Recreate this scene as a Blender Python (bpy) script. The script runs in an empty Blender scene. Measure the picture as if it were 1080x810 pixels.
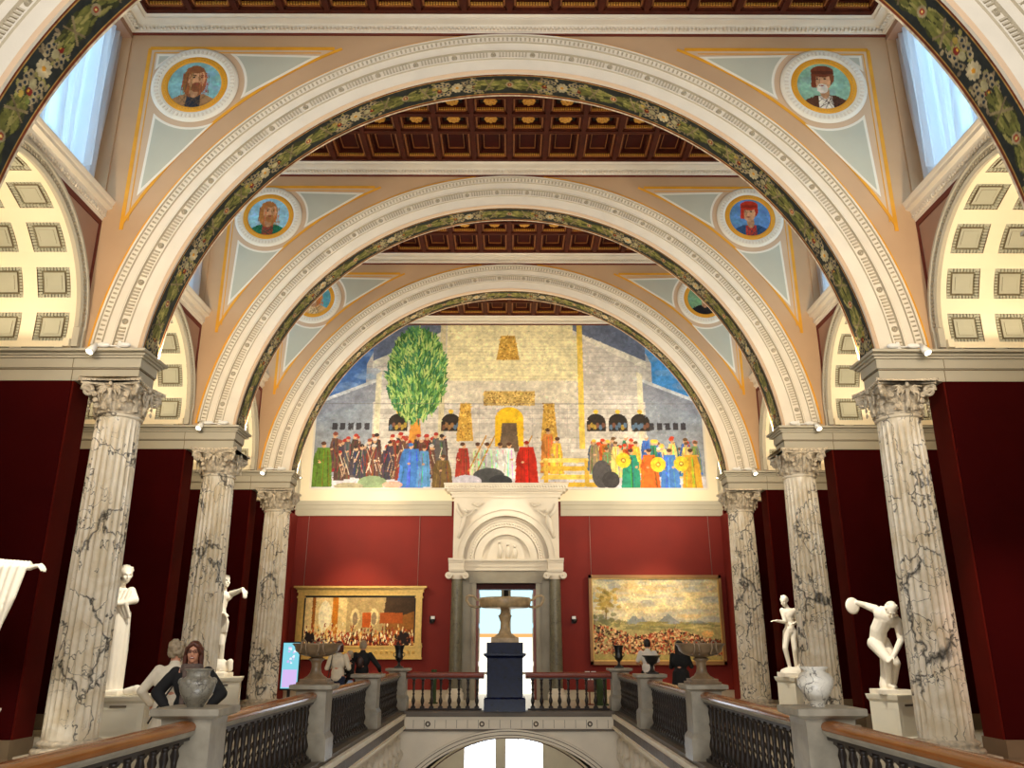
import bpy, math, random
import numpy as np
from mathutils import Vector, Matrix
PI = math.pi
C = bpy.context.scene.collection
sc = bpy.context.scene
rnd = random.Random(7)

# ------------------------------------------------------------------ materials
def s2l(c):
    return tuple(((x/12.92) if x <= .04045 else ((x+.055)/1.055)**2.4) for x in c)
def rgb(r, g, b): return s2l((r/255, g/255, b/255))
def newmat(name):
    m = bpy.data.materials.new(name); m.use_nodes = True
    nt = m.node_tree; b = nt.nodes['Principled BSDF']
    return m, nt, b
def link(nt, a, b): nt.links.new(a, b)
def mat(name, col, rough=.6, var=.12, scale=3., bump=0., metal=0., bscale=30., spec=.5):
    m, nt, b = newmat(name)
    b.inputs['Roughness'].default_value = rough; b.inputs['Metallic'].default_value = metal
    b.inputs['Specular IOR Level'].default_value = spec
    tc = nt.nodes.new('ShaderNodeTexCoord')
    n = nt.nodes.new('ShaderNodeTexNoise'); n.inputs['Scale'].default_value = scale; n.inputs['Detail'].default_value = 5
    link(nt, tc.outputs['Object'], n.inputs['Vector'])
    r = nt.nodes.new('ShaderNodeValToRGB')
    r.color_ramp.elements[0].position = .3; r.color_ramp.elements[1].position = .7
    r.color_ramp.elements[0].color = tuple(max(0, c*(1-var)) for c in col)+(1,)
    r.color_ramp.elements[1].color = tuple(min(1, c*(1+var)) for c in col)+(1,)
    link(nt, n.outputs['Fac'], r.inputs['Fac']); link(nt, r.outputs['Color'], b.inputs['Base Color'])
    if bump:
        n2 = nt.nodes.new('ShaderNodeTexNoise'); n2.inputs['Scale'].default_value = bscale; n2.inputs['Detail'].default_value = 4
        link(nt, tc.outputs['Object'], n2.inputs['Vector'])
        bp = nt.nodes.new('ShaderNodeBump'); bp.inputs['Strength'].default_value = bump; bp.inputs['Distance'].default_value = .02
        link(nt, n2.outputs['Fac'], bp.inputs['Height']); link(nt, bp.outputs['Normal'], b.inputs['Normal'])
    return m
def mat_attr(name, rough=.7):
    m, nt, b = newmat(name); b.inputs['Roughness'].default_value = rough
    b.inputs['Specular IOR Level'].default_value = .25
    a = nt.nodes.new('ShaderNodeAttribute'); a.attribute_name = 'paint'
    link(nt, a.outputs['Color'], b.inputs['Base Color'])
    return m
def mat_marble(name, base, vein, vscale=1., dens=.5, rough=.35, tint=None):
    m, nt, b = newmat(name); b.inputs['Roughness'].default_value = rough
    N = nt.nodes.new
    tc = N('ShaderNodeTexCoord'); oi = N('ShaderNodeObjectInfo')
    add = N('ShaderNodeVectorMath'); add.operation = 'ADD'
    sc_ = N('ShaderNodeVectorMath'); sc_.operation = 'SCALE'; sc_.inputs['Scale'].default_value = 40
    cx = N('ShaderNodeCombineXYZ'); link(nt, oi.outputs['Random'], cx.inputs[0]); link(nt, oi.outputs['Random'], cx.inputs[1]); link(nt, oi.outputs['Random'], cx.inputs[2])
    link(nt, cx.outputs[0], sc_.inputs[0]); link(nt, tc.outputs['Object'], add.inputs[0]); link(nt, sc_.outputs[0], add.inputs[1])
    # warped coordinates
    nz = N('ShaderNodeTexNoise'); nz.inputs['Scale'].default_value = 2.2*vscale; nz.inputs['Detail'].default_value = 4; nz.inputs['Roughness'].default_value = .5
    link(nt, add.outputs[0], nz.inputs['Vector'])
    w = N('ShaderNodeVectorMath'); w.operation = 'MULTIPLY_ADD'
    w.inputs[1].default_value = (.9/vscale, .9/vscale, .9/vscale)
    link(nt, nz.outputs['Color'], w.inputs[0]); link(nt, add.outputs[0], w.inputs[2])
    mp = N('ShaderNodeMapping'); mp.inputs['Scale'].default_value = (1.25, 1.1, .5); mp.inputs['Rotation'].default_value = (.5, .75, .2)
    link(nt, w.outputs[0], mp.inputs[0])
    vo = N('ShaderNodeTexVoronoi'); vo.feature = 'DISTANCE_TO_EDGE'; vo.inputs['Scale'].default_value = 1.25*vscale
    link(nt, mp.outputs[0], vo.inputs['Vector'])
    vo2 = N('ShaderNodeTexVoronoi'); vo2.feature = 'DISTANCE_TO_EDGE'; vo2.inputs['Scale'].default_value = 3.4*vscale
    link(nt, mp.outputs[0], vo2.inputs['Vector'])
    mk = N('ShaderNodeTexNoise'); mk.inputs['Scale'].default_value = .75*vscale; mk.inputs['Detail'].default_value = 2
    link(nt, add.outputs[0], mk.inputs['Vector'])
    def rng(src, a, bb, c=0., d=1.):
        r = N('ShaderNodeMapRange'); r.inputs[1].default_value = a; r.inputs[2].default_value = bb; r.inputs[3].default_value = c; r.inputs[4].default_value = d
        link(nt, src, r.inputs[0]); return r.outputs[0]
    def mth(op, x, y):
        q = N('ShaderNodeMath'); q.operation = op
        for i, v in enumerate((x, y)):
            if isinstance(v, (int, float)): q.inputs[i].default_value = v
            else: link(nt, v, q.inputs[i])
        return q.outputs[0]
    width = rng(mk.outputs['Fac'], .40, .68, .003, .045*dens*2)
    v1 = mth('SUBTRACT', 1, mth('MINIMUM', mth('DIVIDE', vo.outputs['Distance'], width), 1))
    m2 = rng(mk.outputs['Fac'], .50, .60)
    v2 = mth('MULTIPLY', mth('SUBTRACT', 1, mth('MINIMUM', mth('DIVIDE', vo2.outputs['Distance'], .030), 1)), m2)
    vv = mth('MAXIMUM', mth('MULTIPLY', v1, .95), v2)
    vv = mth('POWER', vv, .75)
    # cloudy ground
    n3 = N('ShaderNodeTexNoise'); n3.inputs['Scale'].default_value = 2.5*vscale; n3.inputs['Detail'].default_value = 5
    link(nt, w.outputs[0], n3.inputs['Vector'])
    g = N('ShaderNodeValToRGB'); g.color_ramp.elements[0].position = .35; g.color_ramp.elements[1].position = .65
    t = tint or tuple(c*.78 for c in base)
    g.color_ramp.elements[0].color = t+(1,); g.color_ramp.elements[1].color = base+(1,)
    link(nt, n3.outputs['Fac'], g.inputs['Fac'])
    mx = N('ShaderNodeMix'); mx.data_type = 'RGBA'
    link(nt, vv, mx.inputs['Factor']); link(nt, g.outputs['Color'], mx.inputs['A']); mx.inputs['B'].default_value = vein+(1,)
    link(nt, mx.outputs['Result'], b.inputs['Base Color'])
    return m
def mat_emit(name, col, st):
    m, nt, b = newmat(name)
    e = nt.nodes.new('ShaderNodeEmission'); e.inputs[0].default_value = tuple(col)+(1,); e.inputs[1].default_value = st
    link(nt, e.outputs[0], nt.nodes['Material Output'].inputs['Surface'])
    return m

M = {}
M['stone'] = mat('pale limestone', rgb(226, 216, 198), .7, .05, 2., .15)
M['beam'] = mat('greige plaster', rgb(186, 178, 158), .7, .05, 1.5)
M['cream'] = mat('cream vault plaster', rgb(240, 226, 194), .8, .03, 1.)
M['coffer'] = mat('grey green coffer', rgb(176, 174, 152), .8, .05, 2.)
M['coffer_line'] = mat('umber painted outline', rgb(120, 104, 78), .8, .05)
M['pink'] = mat('rose ochre plaster', rgb(194, 160, 124), .8, .07, .9)
M['pinklight'] = mat('light rose plaster', rgb(210, 180, 148), .8, .05, .9)
M['groove'] = mat('dust and shade grey stone', rgb(184, 172, 148), .8, .08, 6.)  # grey for groove dust, with the shade of the carving put into the tone
M['yellow'] = mat('yellow painted line', rgb(226, 160, 36), .6, .08)
M['white'] = mat('white painted border', rgb(236, 230, 214), .7, .03)
M['panel'] = mat('grey green painted panel', rgb(190, 190, 172), .8, .05, 1.2)
M['brownred'] = mat('brown red wall paint', rgb(104, 38, 22), .7, .1, 1.)
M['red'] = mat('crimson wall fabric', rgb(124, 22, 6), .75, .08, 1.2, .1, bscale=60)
M['red_shade'] = mat('red wall fabric toned for shade', rgb(56, 3, 3), .95, .1, 1.2, spec=.08)  # same red wall as the end wall, aisle shade put into its colour
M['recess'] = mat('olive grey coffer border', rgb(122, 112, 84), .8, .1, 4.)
M['base'] = mat('brown grey skirting stone', rgb(122, 104, 80), .5, .1)
M['bowlstone'] = mat('brown onyx bowl stone', rgb(120, 98, 72), .35, .3, 7.)
M['pier_lit'] = mat('red wall side toned for hall light', rgb(86, 16, 7), .85, .2, 1., spec=.1)  # lighter red, hall light on the side face put into the colour
M['mauve'] = mat('dusky spandrel plaster', rgb(168, 132, 110), .8, .05)
M['wood'] = mat('dark walnut ceiling wood', rgb(72, 26, 10), .6, .25, 6., spec=.25)
M['wood2'] = mat('red brown ceiling panel', rgb(56, 10, 6), .6, .2, 5., spec=.25)
M['gold'] = mat('gilded carving', rgb(214, 160, 72), .4, .15, 20., metal=.35)
M['giltwood'] = mat('gilded wood moulding', rgb(140, 84, 42), .45, .2, 12.)
M['goldframe'] = mat('gilt picture frame', rgb(216, 180, 100), .4, .15, 12., metal=.3)
M['marble'] = mat_marble('veined pavonazzo marble', rgb(244, 234, 214), rgb(14, 11, 13), 1.15, .8, .32, rgb(222, 206, 176))
M['capital'] = mat('carved marble', rgb(206, 192, 168), .6, .35, 14., .8)
M['vase_marble'] = mat_marble('vase marble', rgb(136, 130, 116), rgb(50, 46, 44), 5., .4, .3)
M['green_marble'] = mat_marble('grey green marble', rgb(118, 112, 92), rgb(58, 56, 46), 4., .6, .35)
M['pedestal'] = mat('grey pedestal stone', rgb(146, 138, 122), .4, .2, 6., .1)
M['tan_stone'] = mat('tan onyx stone', rgb(172, 148, 112), .3, .3, 7.)
M['plaster'] = mat('white plaster cast', rgb(250, 240, 220), .6, .03, 3.)
M['plinth'] = mat('cream painted plinth', rgb(228, 220, 198), .6, .03)
M['bronze'] = mat('dark bronze', rgb(32, 21, 15), .35, .2, 10., metal=.2)
M['blackstone'] = mat('black basalt', rgb(26, 24, 24), .35, .2)
M['rail'] = mat('varnished wood', rgb(142, 84, 36), .2, .14, 3.)
M['redrail'] = mat('red brown wood', rgb(128, 54, 34), .3, .15, 9.)
M['ledge'] = mat('brown stone ledge', rgb(96, 84, 70), .5, .1)
M['floor'] = mat('pale stone floor', rgb(200, 190, 168), .3, .08, 1.2)
M['blue'] = mat('polished blue granite', rgb(10, 20, 52), .22, .4, 9., spec=.35)
M['paint'] = mat_attr('painted surface')
M['black'] = mat('black enamel', rgb(16, 15, 15), .5, .1)
M['whitemetal'] = mat('white enamel', rgb(240, 238, 232), .4, .02)
M['wire'] = mat('steel wire', rgb(150, 130, 120), .4, .05)
M['greenfab'] = mat('dark green cover', rgb(44, 66, 30), .8, .1)
M['paper'] = mat('white card', rgb(245, 245, 240), .8, .02)
M['glow'] = mat_emit('lit lamp lens', (1, .86, .62), 9)
# window glass: overcast daylight through leaded panes
m, nt, b = newmat('daylit window glass')
e = nt.nodes.new('ShaderNodeEmission'); e.inputs[0].default_value = (.40, .72, 1., 1); e.inputs[1].default_value = 3.3
link(nt, e.outputs[0], nt.nodes['Material Output'].inputs['Surface']); M['daylight'] = m
M['daylight2'] = mat_emit('bright daylit glass', (.82, .90, 1.), 3.0)
M['daysky'] = mat_emit('sky seen through glass', (.50, .78, .88), 1.15)
M['dayhouse'] = mat_emit('sunlit facade through glass', (1., .93, .78), 1.35)
M['dayroof'] = mat_emit('ochre cornice through glass', (.80, .42, .14), .9)
M['screen'] = mat_emit('lit screen', (.22, .62, .72), .8)
M['screen2'] = mat_emit('lit screen picture', (.62, .45, .80), .8)
# curtain
m, nt, b = newmat('sheer white curtain')
d = nt.nodes.new('ShaderNodeBsdfDiffuse'); d.inputs[0].default_value = (.86, .82, .84, 1)
t = nt.nodes.new('ShaderNodeBsdfTranslucent'); t.inputs[0].default_value = (.86, .90, .93, 1)
tr = nt.nodes.new('ShaderNodeBsdfTransparent'); tr.inputs[0].default_value = (1, 1, 1, 1)
a1 = nt.nodes.new('ShaderNodeMixShader'); a1.inputs[0].default_value = .52
a2 = nt.nodes.new('ShaderNodeMixShader'); a2.inputs[0].default_value = .10
link(nt, d.outputs[0], a1.inputs[1]); link(nt, t.outputs[0], a1.inputs[2])
link(nt, a1.outputs[0], a2.inputs[1]); link(nt, tr.outputs[0], a2.inputs[2])
link(nt, a2.outputs[0], nt.nodes['Material Output'].inputs['Surface']); M['curtain'] = m

# ------------------------------------------------------------------ mesh builder
def origin(p):
    v = Vector((0, 0, 0))
    while p is not None:
        v += p.location; p = p.parent
    return v
class MB:
    def __init__(s): s.v = []; s.f = []; s.mi = []; s.sm = []
    def add(s, vs, fs, mi=0, smooth=False):
        o = len(s.v); s.v += [tuple(v) for v in vs]
        for f in fs: s.f.append(tuple(i+o for i in f)); s.mi.append(mi); s.sm.append(smooth)
    def box(s, x0, x1, y0, y1, z0, z1, mi=0, M_=None):
        vs = [Vector((x, y, z)) for z in (z0, z1) for x, y in ((x0, y0), (x1, y0), (x1, y1), (x0, y1))]
        if M_ is not None: vs = [M_ @ v for v in vs]
        s.add(vs, [(0, 3, 2, 1), (4, 5, 6, 7), (0, 1, 5, 4), (1, 2, 6, 5), (2, 3, 7, 6), (3, 0, 4, 7)], mi)
    def lathe(s, prof, c=(0, 0, 0), n=24, mi=0, sx=1., sy=1., smooth=True):
        vs = []; fs = []
        for r, z in prof:
            for k in range(n):
                a = 2*PI*k/n; vs.append((c[0]+r*math.cos(a)*sx, c[1]+r*math.sin(a)*sy, c[2]+z))
        for i in range(len(prof)-1):
            for k in range(n):
                k2 = (k+1) % n; fs.append((i*n+k, i*n+k2, (i+1)*n+k2, (i+1)*n+k))
        s.add(vs, fs, mi, smooth)
        s.add([vs[k] for k in range(n)], [tuple(reversed(range(n)))], mi)
        s.add([vs[(len(prof)-1)*n+k] for k in range(n)], [tuple(range(n))], mi)
    def sq(s, prof, c=(0, 0, 0), mi=0, rot=0., sx=1., sy=1.):      # square-plan moulding: (half width, z)
        vs = []; fs = []
        for r, z in prof:
            for k in range(4):
                a = PI/4+PI/2*k+rot; q = r*math.sqrt(2)
                vs.append((c[0]+q*math.cos(a)*sx, c[1]+q*math.sin(a)*sy, c[2]+z))
        for i in range(len(prof)-1):
            for k in range(4):
                k2 = (k+1) % 4; fs.append((i*4+k, i*4+k2, (i+1)*4+k2, (i+1)*4+k))
        fs.append((3, 2, 1, 0)); q = (len(prof)-1)*4; fs.append((q, q+1, q+2, q+3))
        s.add(vs, fs, mi)
    def tube(s, pts, r, n=8, mi=0, smooth=True):
        pts = [Vector(p) for p in pts]; rs = r if isinstance(r, (list, tuple)) else [r]*len(pts)
        vs = []; fs = []; up = Vector((0, 0, 1)); prev = None
        for i, p in enumerate(pts):
            d = (pts[min(i+1, len(pts)-1)]-pts[max(i-1, 0)]).normalized()
            if prev is None:
                u = d.cross(up)
                if u.length < .1: u = d.cross(Vector((1, 0, 0)))
            else: u = prev-d*prev.dot(d)
            u.normalize(); prev = u; w = d.cross(u)
            for k in range(n):
                a = 2*PI*k/n; vs.append(p+(u*math.cos(a)+w*math.sin(a))*rs[i])
        for i in range(len(pts)-1):
            for k in range(n):
                k2 = (k+1) % n; fs.append((i*n+k, i*n+k2, (i+1)*n+k2, (i+1)*n+k))
        fs.append(tuple(reversed(range(n)))); q = (len(pts)-1)*n; fs.append(tuple(q+k for k in range(n)))
        s.add(vs, fs, mi, smooth)
    def prism(s, poly, y0, y1, mi=0, T=None):     # poly of (x,z) counter-clockwise seen from -y
        n = len(poly)
        vs = [Vector((x, y0, z)) for x, z in poly]+[Vector((x, y1, z)) for x, z in poly]
        if T is not None: vs = [T @ v for v in vs]
        fs = [tuple(range(n)), tuple(reversed(range(n, 2*n)))]+[(i, i+n, (i+1) % n+n, (i+1) % n) for i in range(n)]
        s.add(vs, fs, mi)
    def arc(s, prof, cx, cz, a0, a1, n, mi=0, smooth=False, closed=True, T=None, mis=None):
        # prof: list of (r, y); swept about (cx, cz) in the XZ plane
        m_ = len(prof); vs = []; fs = []
        for i in range(n+1):
            a = a0+(a1-a0)*i/n
            for r, y in prof: vs.append(Vector((cx+r*math.cos(a), y, cz+r*math.sin(a))))
        if T is not None: vs = [T @ v for v in vs]
        o = len(s.v); s.v += [tuple(v) for v in vs]
        K = m_ if closed else m_-1
        for i in range(n):
            for j in range(K):
                j2 = (j+1) % m_
                s.f.append((o+i*m_+j, o+i*m_+j2, o+(i+1)*m_+j2, o+(i+1)*m_+j))
                s.mi.append(mis[j] if mis else mi); s.sm.append(smooth)
        if closed:
            s.add([vs[j] for j in range(m_)], [tuple(range(m_))], mi)
            s.add([vs[n*m_+j] for j in range(m_)], [tuple(reversed(range(m_)))], mi)
    def sphere(s, c, r, seg=8, ring=6, mi=0, T=None):
        rx, ry, rz = r if isinstance(r, (tuple, list)) else (r, r, r)
        vs = [Vector((0, 0, -rz))]; fs = []
        for i in range(1, ring):
            b_ = -PI/2+PI*i/ring
            for k in range(seg):
                a = 2*PI*k/seg; vs.append(Vector((rx*math.cos(b_)*math.cos(a), ry*math.cos(b_)*math.sin(a), rz*math.sin(b_))))
        vs.append(Vector((0, 0, rz))); L = len(vs)-1
        if T is not None: vs = [T @ v for v in vs]
        vs = [v+Vector(c) for v in vs]
        for k in range(seg):
            k2 = (k+1) % seg; fs.append((0, 1+k2, 1+k))
            for i in range(ring-2): fs.append((1+i*seg+k, 1+i*seg+k2, 1+(i+1)*seg+k2, 1+(i+1)*seg+k))
            q = 1+(ring-2)*seg; fs.append((q+k, q+k2, L))
        s.add(vs, fs, mi, True)
    def mesh(s, name, mats, off=Vector((0, 0, 0))):
        me = bpy.data.meshes.new(name)
        me.from_pydata([(v[0]-off.x, v[1]-off.y, v[2]-off.z) for v in s.v], [], s.f)
        for m_ in (mats if isinstance(mats, (list, tuple)) else [mats]): me.materials.append(m_)
        me.polygons.foreach_set('material_index', s.mi); me.polygons.foreach_set('use_smooth', s.sm)
        me.update(); return me
    def build(s, name, mats, parent=None, loc=None):
        off = origin(parent) if parent is not None else (Vector(loc) if loc else Vector((0, 0, 0)))
        o = bpy.data.objects.new(name, s.mesh(name, mats, off)); C.objects.link(o)
        if parent is not None: o.parent = parent
        elif loc: o.location = loc
        return o
def tag(o, label=None, cat=None, group=None, kind=None):
    if label: o['label'] = label
    if cat: o['category'] = cat
    if group: o['group'] = group
    if kind: o['kind'] = kind
    return o
def thing(name, loc=(0, 0, 0), label=None, cat=None, group=None, rz=0):
    o = bpy.data.objects.new(name, None); C.objects.link(o); o.location = loc; o.rotation_euler = (0, 0, rz)
    o.empty_display_size = .1
    return tag(o, label, cat, group)
def copy_tree(o, parent=None):
    c = o.copy(); C.objects.link(c); c.parent = parent
    for ch in list(o.children):
        copy_tree(ch, c)
    return c
def struct(o): o['kind'] = 'structure'; return o

# ------------------------------------------------------------------ painted surfaces (colours of pigments stored on dense meshes)
class Canvas:
    def __init__(s, w, h, W, H, bg):
        s.w, s.h, s.W, s.H = w, h, W, H         # pixels, metres (origin lower left)
        s.a = np.zeros((h, w, 3)); s.a[:] = bg
        s.X, s.Y = np.meshgrid((np.arange(w)+.5)/w*W, (np.arange(h)+.5)/h*H)
        s.rng = np.random.default_rng(3)
    def put(s, mask, col, al=1.):
        s.a[mask] = s.a[mask]*(1-al)+np.array(col)*al
    def ell(s, x, y, rx, ry, col, al=1., rot=0.):
        R = max(rx, ry)*1.05
        i0 = max(0, int((y-R)/s.H*s.h)); i1 = min(s.h, int((y+R)/s.H*s.h)+2)
        j0 = max(0, int((x-R)/s.W*s.w)); j1 = min(s.w, int((x+R)/s.W*s.w)+2)
        if i1 <= i0 or j1 <= j0: return
        X = s.X[i0:i1, j0:j1]-x; Y = s.Y[i0:i1, j0:j1]-y
        c, q = math.cos(rot), math.sin(rot)
        m_ = ((X*c+Y*q)/rx)**2+((-X*q+Y*c)/ry)**2 <= 1
        v = s.a[i0:i1, j0:j1]; v[m_] = v[m_]*(1-al)+np.array(col)*al
    def poly(s, pts, col, al=1.):
        xs = [p[0] for p in pts]; ys = [p[1] for p in pts]
        i0 = max(0, int(min(ys)/s.H*s.h)-1); i1 = min(s.h, int(max(ys)/s.H*s.h)+2)
        j0 = max(0, int(min(xs)/s.W*s.w)-1); j1 = min(s.w, int(max(xs)/s.W*s.w)+2)
        if i1 <= i0 or j1 <= j0: return
        X = s.X[i0:i1, j0:j1]; Y = s.Y[i0:i1, j0:j1]; ins = np.zeros(X.shape, bool)
        n = len(pts)
        for k in range(n):
            x1, y1 = pts[k]; x2, y2 = pts[(k+1) % n]
            if y1 == y2: continue
            cnd = ((y1 > Y) != (y2 > Y)) & (X < (x2-x1)*(Y-y1)/(y2-y1)+x1); ins ^= cnd
        v = s.a[i0:i1, j0:j1]; v[ins] = v[ins]*(1-al)+np.array(col)*al
    def line(s, x1, y1, x2, y2, w, col, al=1.):
        d = math.hypot(x2-x1, y2-y1) or 1e-6; nx, ny = -(y2-y1)/d*w/2, (x2-x1)/d*w/2
        s.poly([(x1+nx, y1+ny), (x2+nx, y2+ny), (x2-nx, y2-ny), (x1-nx, y1-ny)], col, al)
    def dab(s, n, r, jit=.25, seed=1, asp=.4):
        q = random.Random(seed)
        for _ in range(n):
            x, y = q.uniform(0, s.W), q.uniform(0, s.H); i = min(s.h-1, int(y/s.H*s.h)); j = min(s.w-1, int(x/s.W*s.w))
            f = 1+q.uniform(-jit, jit); c = tuple(min(1, float(v)*f*(1+q.uniform(-.05, .05))) for v in s.a[i, j])
            rr = r*q.uniform(.5, 1.4); s.ell(x+q.uniform(-r, r)*.8, y+q.uniform(-r, r)*.8, rr, rr*asp, c, .8, q.uniform(0, 3.1))
    def noise(s, amt, cell=6):
        for c_ in (cell, cell*3):
            gh, gw = s.h//c_+2, s.w//c_+2; g = s.rng.random((gh, gw))
            yy = np.arange(s.h)/c_; xx = np.arange(s.w)/c_
            i = yy.astype(int); j = xx.astype(int); fy = (yy-i)[:, None]; fx = (xx-j)[None, :]
            n = g[i][:, j]*(1-fy)*(1-fx)+g[i+1][:, j]*fy*(1-fx)+g[i][:, j+1]*(1-fy)*fx+g[i+1][:, j+1]*fy*fx
            s.a *= (1+(n-.5)*amt)[:, :, None]
        s.a = np.clip(s.a, 0, 1)
def paint_grid(name, cv, fn, parent=None, off=None, disk=None, edge=.0, loc=None):
    """grid mesh whose vertices carry the pigment; fn(u,v arrays)->(x,y,z) arrays"""
    h, w = cv.h, cv.w
    u, v = np.meshgrid(np.linspace(0, 1, w), np.linspace(0, 1, h))
    x, y, z = fn(u, v); o = origin(parent) if parent is not None else Vector(loc or (0, 0, 0))
    co = np.stack([x-o.x, y-o.y, z-o.z], -1).reshape(-1, 3)
    idx = np.arange(w*h).reshape(h, w)
    q = np.stack([idx[:-1, :-1], idx[:-1, 1:], idx[1:, 1:], idx[1:, :-1]], -1).reshape(-1, 4)
    if disk is not None:
        cu = (u[:-1, :-1]+u[1:, 1:])/2; cv_ = (v[:-1, :-1]+v[1:, 1:])/2
        q = q[disk(cu, cv_).reshape(-1)]
    me = bpy.data.meshes.new(name)
    me.vertices.add(w*h); me.vertices.foreach_set('co', co.astype(np.float32).ravel())
    nq = len(q); me.loops.add(nq*4); me.loops.foreach_set('vertex_index', q.astype(np.int32).ravel())
    me.polygons.add(nq); me.polygons.foreach_set('loop_start', (np.arange(nq)*4).astype(np.int32))
    me.polygons.foreach_set('loop_total', np.full(nq, 4, np.int32))
    me.update(calc_edges=True)
    at = me.color_attributes.new('paint', 'FLOAT_COLOR', 'POINT')
    a = cv.a; lin = np.where(a <= .04045, a/12.92, ((a+.055)/1.055)**2.4)
    col = np.concatenate([lin, np.ones((h, w, 1))], -1).astype(np.float32)
    at.data.foreach_set('color', col.ravel())
    me.materials.append(M['paint'])
    ob = bpy.data.objects.new(name, me); C.objects.link(ob)
    if parent is not None: ob.parent = parent
    elif loc: ob.location = loc
    return ob
def k(r, g, b): return (r/255, g/255, b/255)

# ------------------------------------------------------------------ dimensions
F = [8.0, 12.95, 17.9, 22.85]         # front planes of the four transverse arches
TH = .65; END = 27.8
ZC = 5.72; RI = 6.23; RE = 7.08; SPR = 6.33; BB = 5.83
A0 = math.asin((SPR-ZC)/RI)
CEIL = 13.07; CORN = 12.84; SW = 7.25

def arch_wall(mb, hw, zb, zt, R, zc, y0, y1, mi=0, T=None, n=72, a0=None):
    """rectangular wall slab with an arched hole of radius R"""
    a0 = a0 if a0 is not None else math.asin(max(-1, min(1, (zb-zc)/R)))
    angs = [a0+(PI-2*a0)*i/n for i in range(n+1)]
    c1 = math.atan2(zt-zc, hw); angs += [c1, PI-c1]; angs = sorted(set(angs))
    vs = []; fs = []
    for a in angs:
        c, s_ = math.cos(a), math.sin(a)
        tx = hw/abs(c) if abs(c) > 1e-6 else 1e9; tz = (zt-zc)/s_ if s_ > 1e-6 else 1e9
        t = min(tx, tz)
        p, q = (R*c, zc+R*s_), (t*c, zc+t*s_)
        if a == angs[0]: q = (hw, zb)
        if a == angs[-1]: q = (-hw, zb)
        for y in (y0, y1): vs += [Vector((p[0], y, p[1])), Vector((q[0], y, q[1]))]
    if T is not None: vs = [T @ v for v in vs]
    for i in range(len(angs)-1):
        a, b_ = i*4, i*4+4
        fs += [(a, a+1, b_+1, b_), (a+2, b_+2, b_+3, a+3), (a, b_, b_+2, a+2), (a+1, a+3, b_+3, b_+1)]
    mb.add(vs, fs, mi)
def sideT(s, ymid, x0=SW):
    return Matrix(((0, s, 0, s*x0), (1, 0, 0, ymid), (0, 0, 1, 0), (0, 0, 0, 1)))

# ---- soffit garland painting --------------------------------------------------
def garland_canvas():
    Ls = 19.2; W_ = TH
    cv = Canvas(1500, 50, Ls, W_, k(40, 44, 42))
    mid = W_/2; r2 = random.Random(5)
    cream, leaf, leafd, leafl = k(158, 142, 108), k(104, 104, 52), k(58, 60, 32), k(150, 142, 82)
    n = 9; per = Ls/n
    for i in range(-1, n+1):
        cx = (i+.5)*per                    # ring with sheaf of leaves both sides
        for sgn in (-1, 1):
            cv.poly([(cx, mid-.07), (cx+sgn*.25, mid-.17), (cx+sgn*.62, mid-.12), (cx+sgn*.70, mid), (cx+sgn*.62, mid+.12), (cx+sgn*.25, mid+.17), (cx, mid+.07)], leafd)
            for q in range(44):
                t = r2.uniform(.05, .68); yy = mid+r2.uniform(-.12, .12)
                cv.ell(cx+sgn*t, yy, .09, .022, r2.choice([leaf, leafl, leaf, k(120, 120, 60)]), 1, sgn*(yy-mid)*2.0)
            cv.line(cx+sgn*.32, mid-.16, cx+sgn*.50, mid+.16, .035, k(140, 124, 90)); cv.line(cx+sgn*.50, mid-.16, cx+sgn*.34, mid+.16, .025, k(120, 104, 76))
        cv.ell(cx, mid, .075, .075, cream); cv.ell(cx, mid, .045, .045, k(150, 60, 40)); cv.ell(cx, mid, .02, .02, k(220, 200, 120))
        dx = cx+per/2                       # daisy among scrolls and fruit
        for sgn in (-1, 1):
            for q in range(34):
                cv.ell(dx+sgn*r2.uniform(.12, .52), mid+r2.uniform(-.19, .19), .045, .024, r2.choice([cream, leafl, k(120, 104, 80)]), 1, r2.uniform(0, 3))
            for q in range(5):
                sx_ = dx+sgn*(.17+.07*q)
                for u_ in (-1, 1):
                    cv.ell(sx_, mid+u_*(.10+.03*(q % 2)), .05, .045, cream); cv.ell(sx_+.012*sgn, mid+u_*(.10+.03*(q % 2)), .026, .022, k(30, 44, 58))
            cv.ell(dx+sgn*.25, mid, .07, .05, k(170, 160, 120)); cv.ell(dx+sgn*.36, mid+.02, .05, .05, k(120, 34, 26)); cv.ell(dx+sgn*.36, mid, .018, .018, k(220, 170, 60))
            cv.ell(dx+sgn*.46, mid-.06, .045, .04, k(176, 150, 70)); cv.ell(dx+sgn*.47, mid+.07, .04, .035, k(110, 120, 60))
        for q in range(10):
            a = q*PI/5; cv.ell(dx+.075*math.cos(a), mid+.075*math.sin(a), .05, .034, k(186, 172, 136), 1, a)
        cv.ell(dx, mid, .05, .05, k(196, 182, 144)); cv.ell(dx, mid, .033, .033, k(200, 140, 40))
    for y0, y1, c_ in ((0, .045, k(214, 200, 174)), (.045, .075, k(112, 50, 24)), (.075, .085, k(190, 150, 80)), (W_-.085, W_-.075, k(190, 150, 80)), (W_-.075, W_-.04, k(112, 50, 24)), (W_-.04, W_, k(214, 200, 174))):
        cv.poly([(-1, y0), (Ls+1, y0), (Ls+1, y1), (-1, y1)], c_)
    cv.noise(.25, 3)
    return cv
GAR = garland_canvas()

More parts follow.
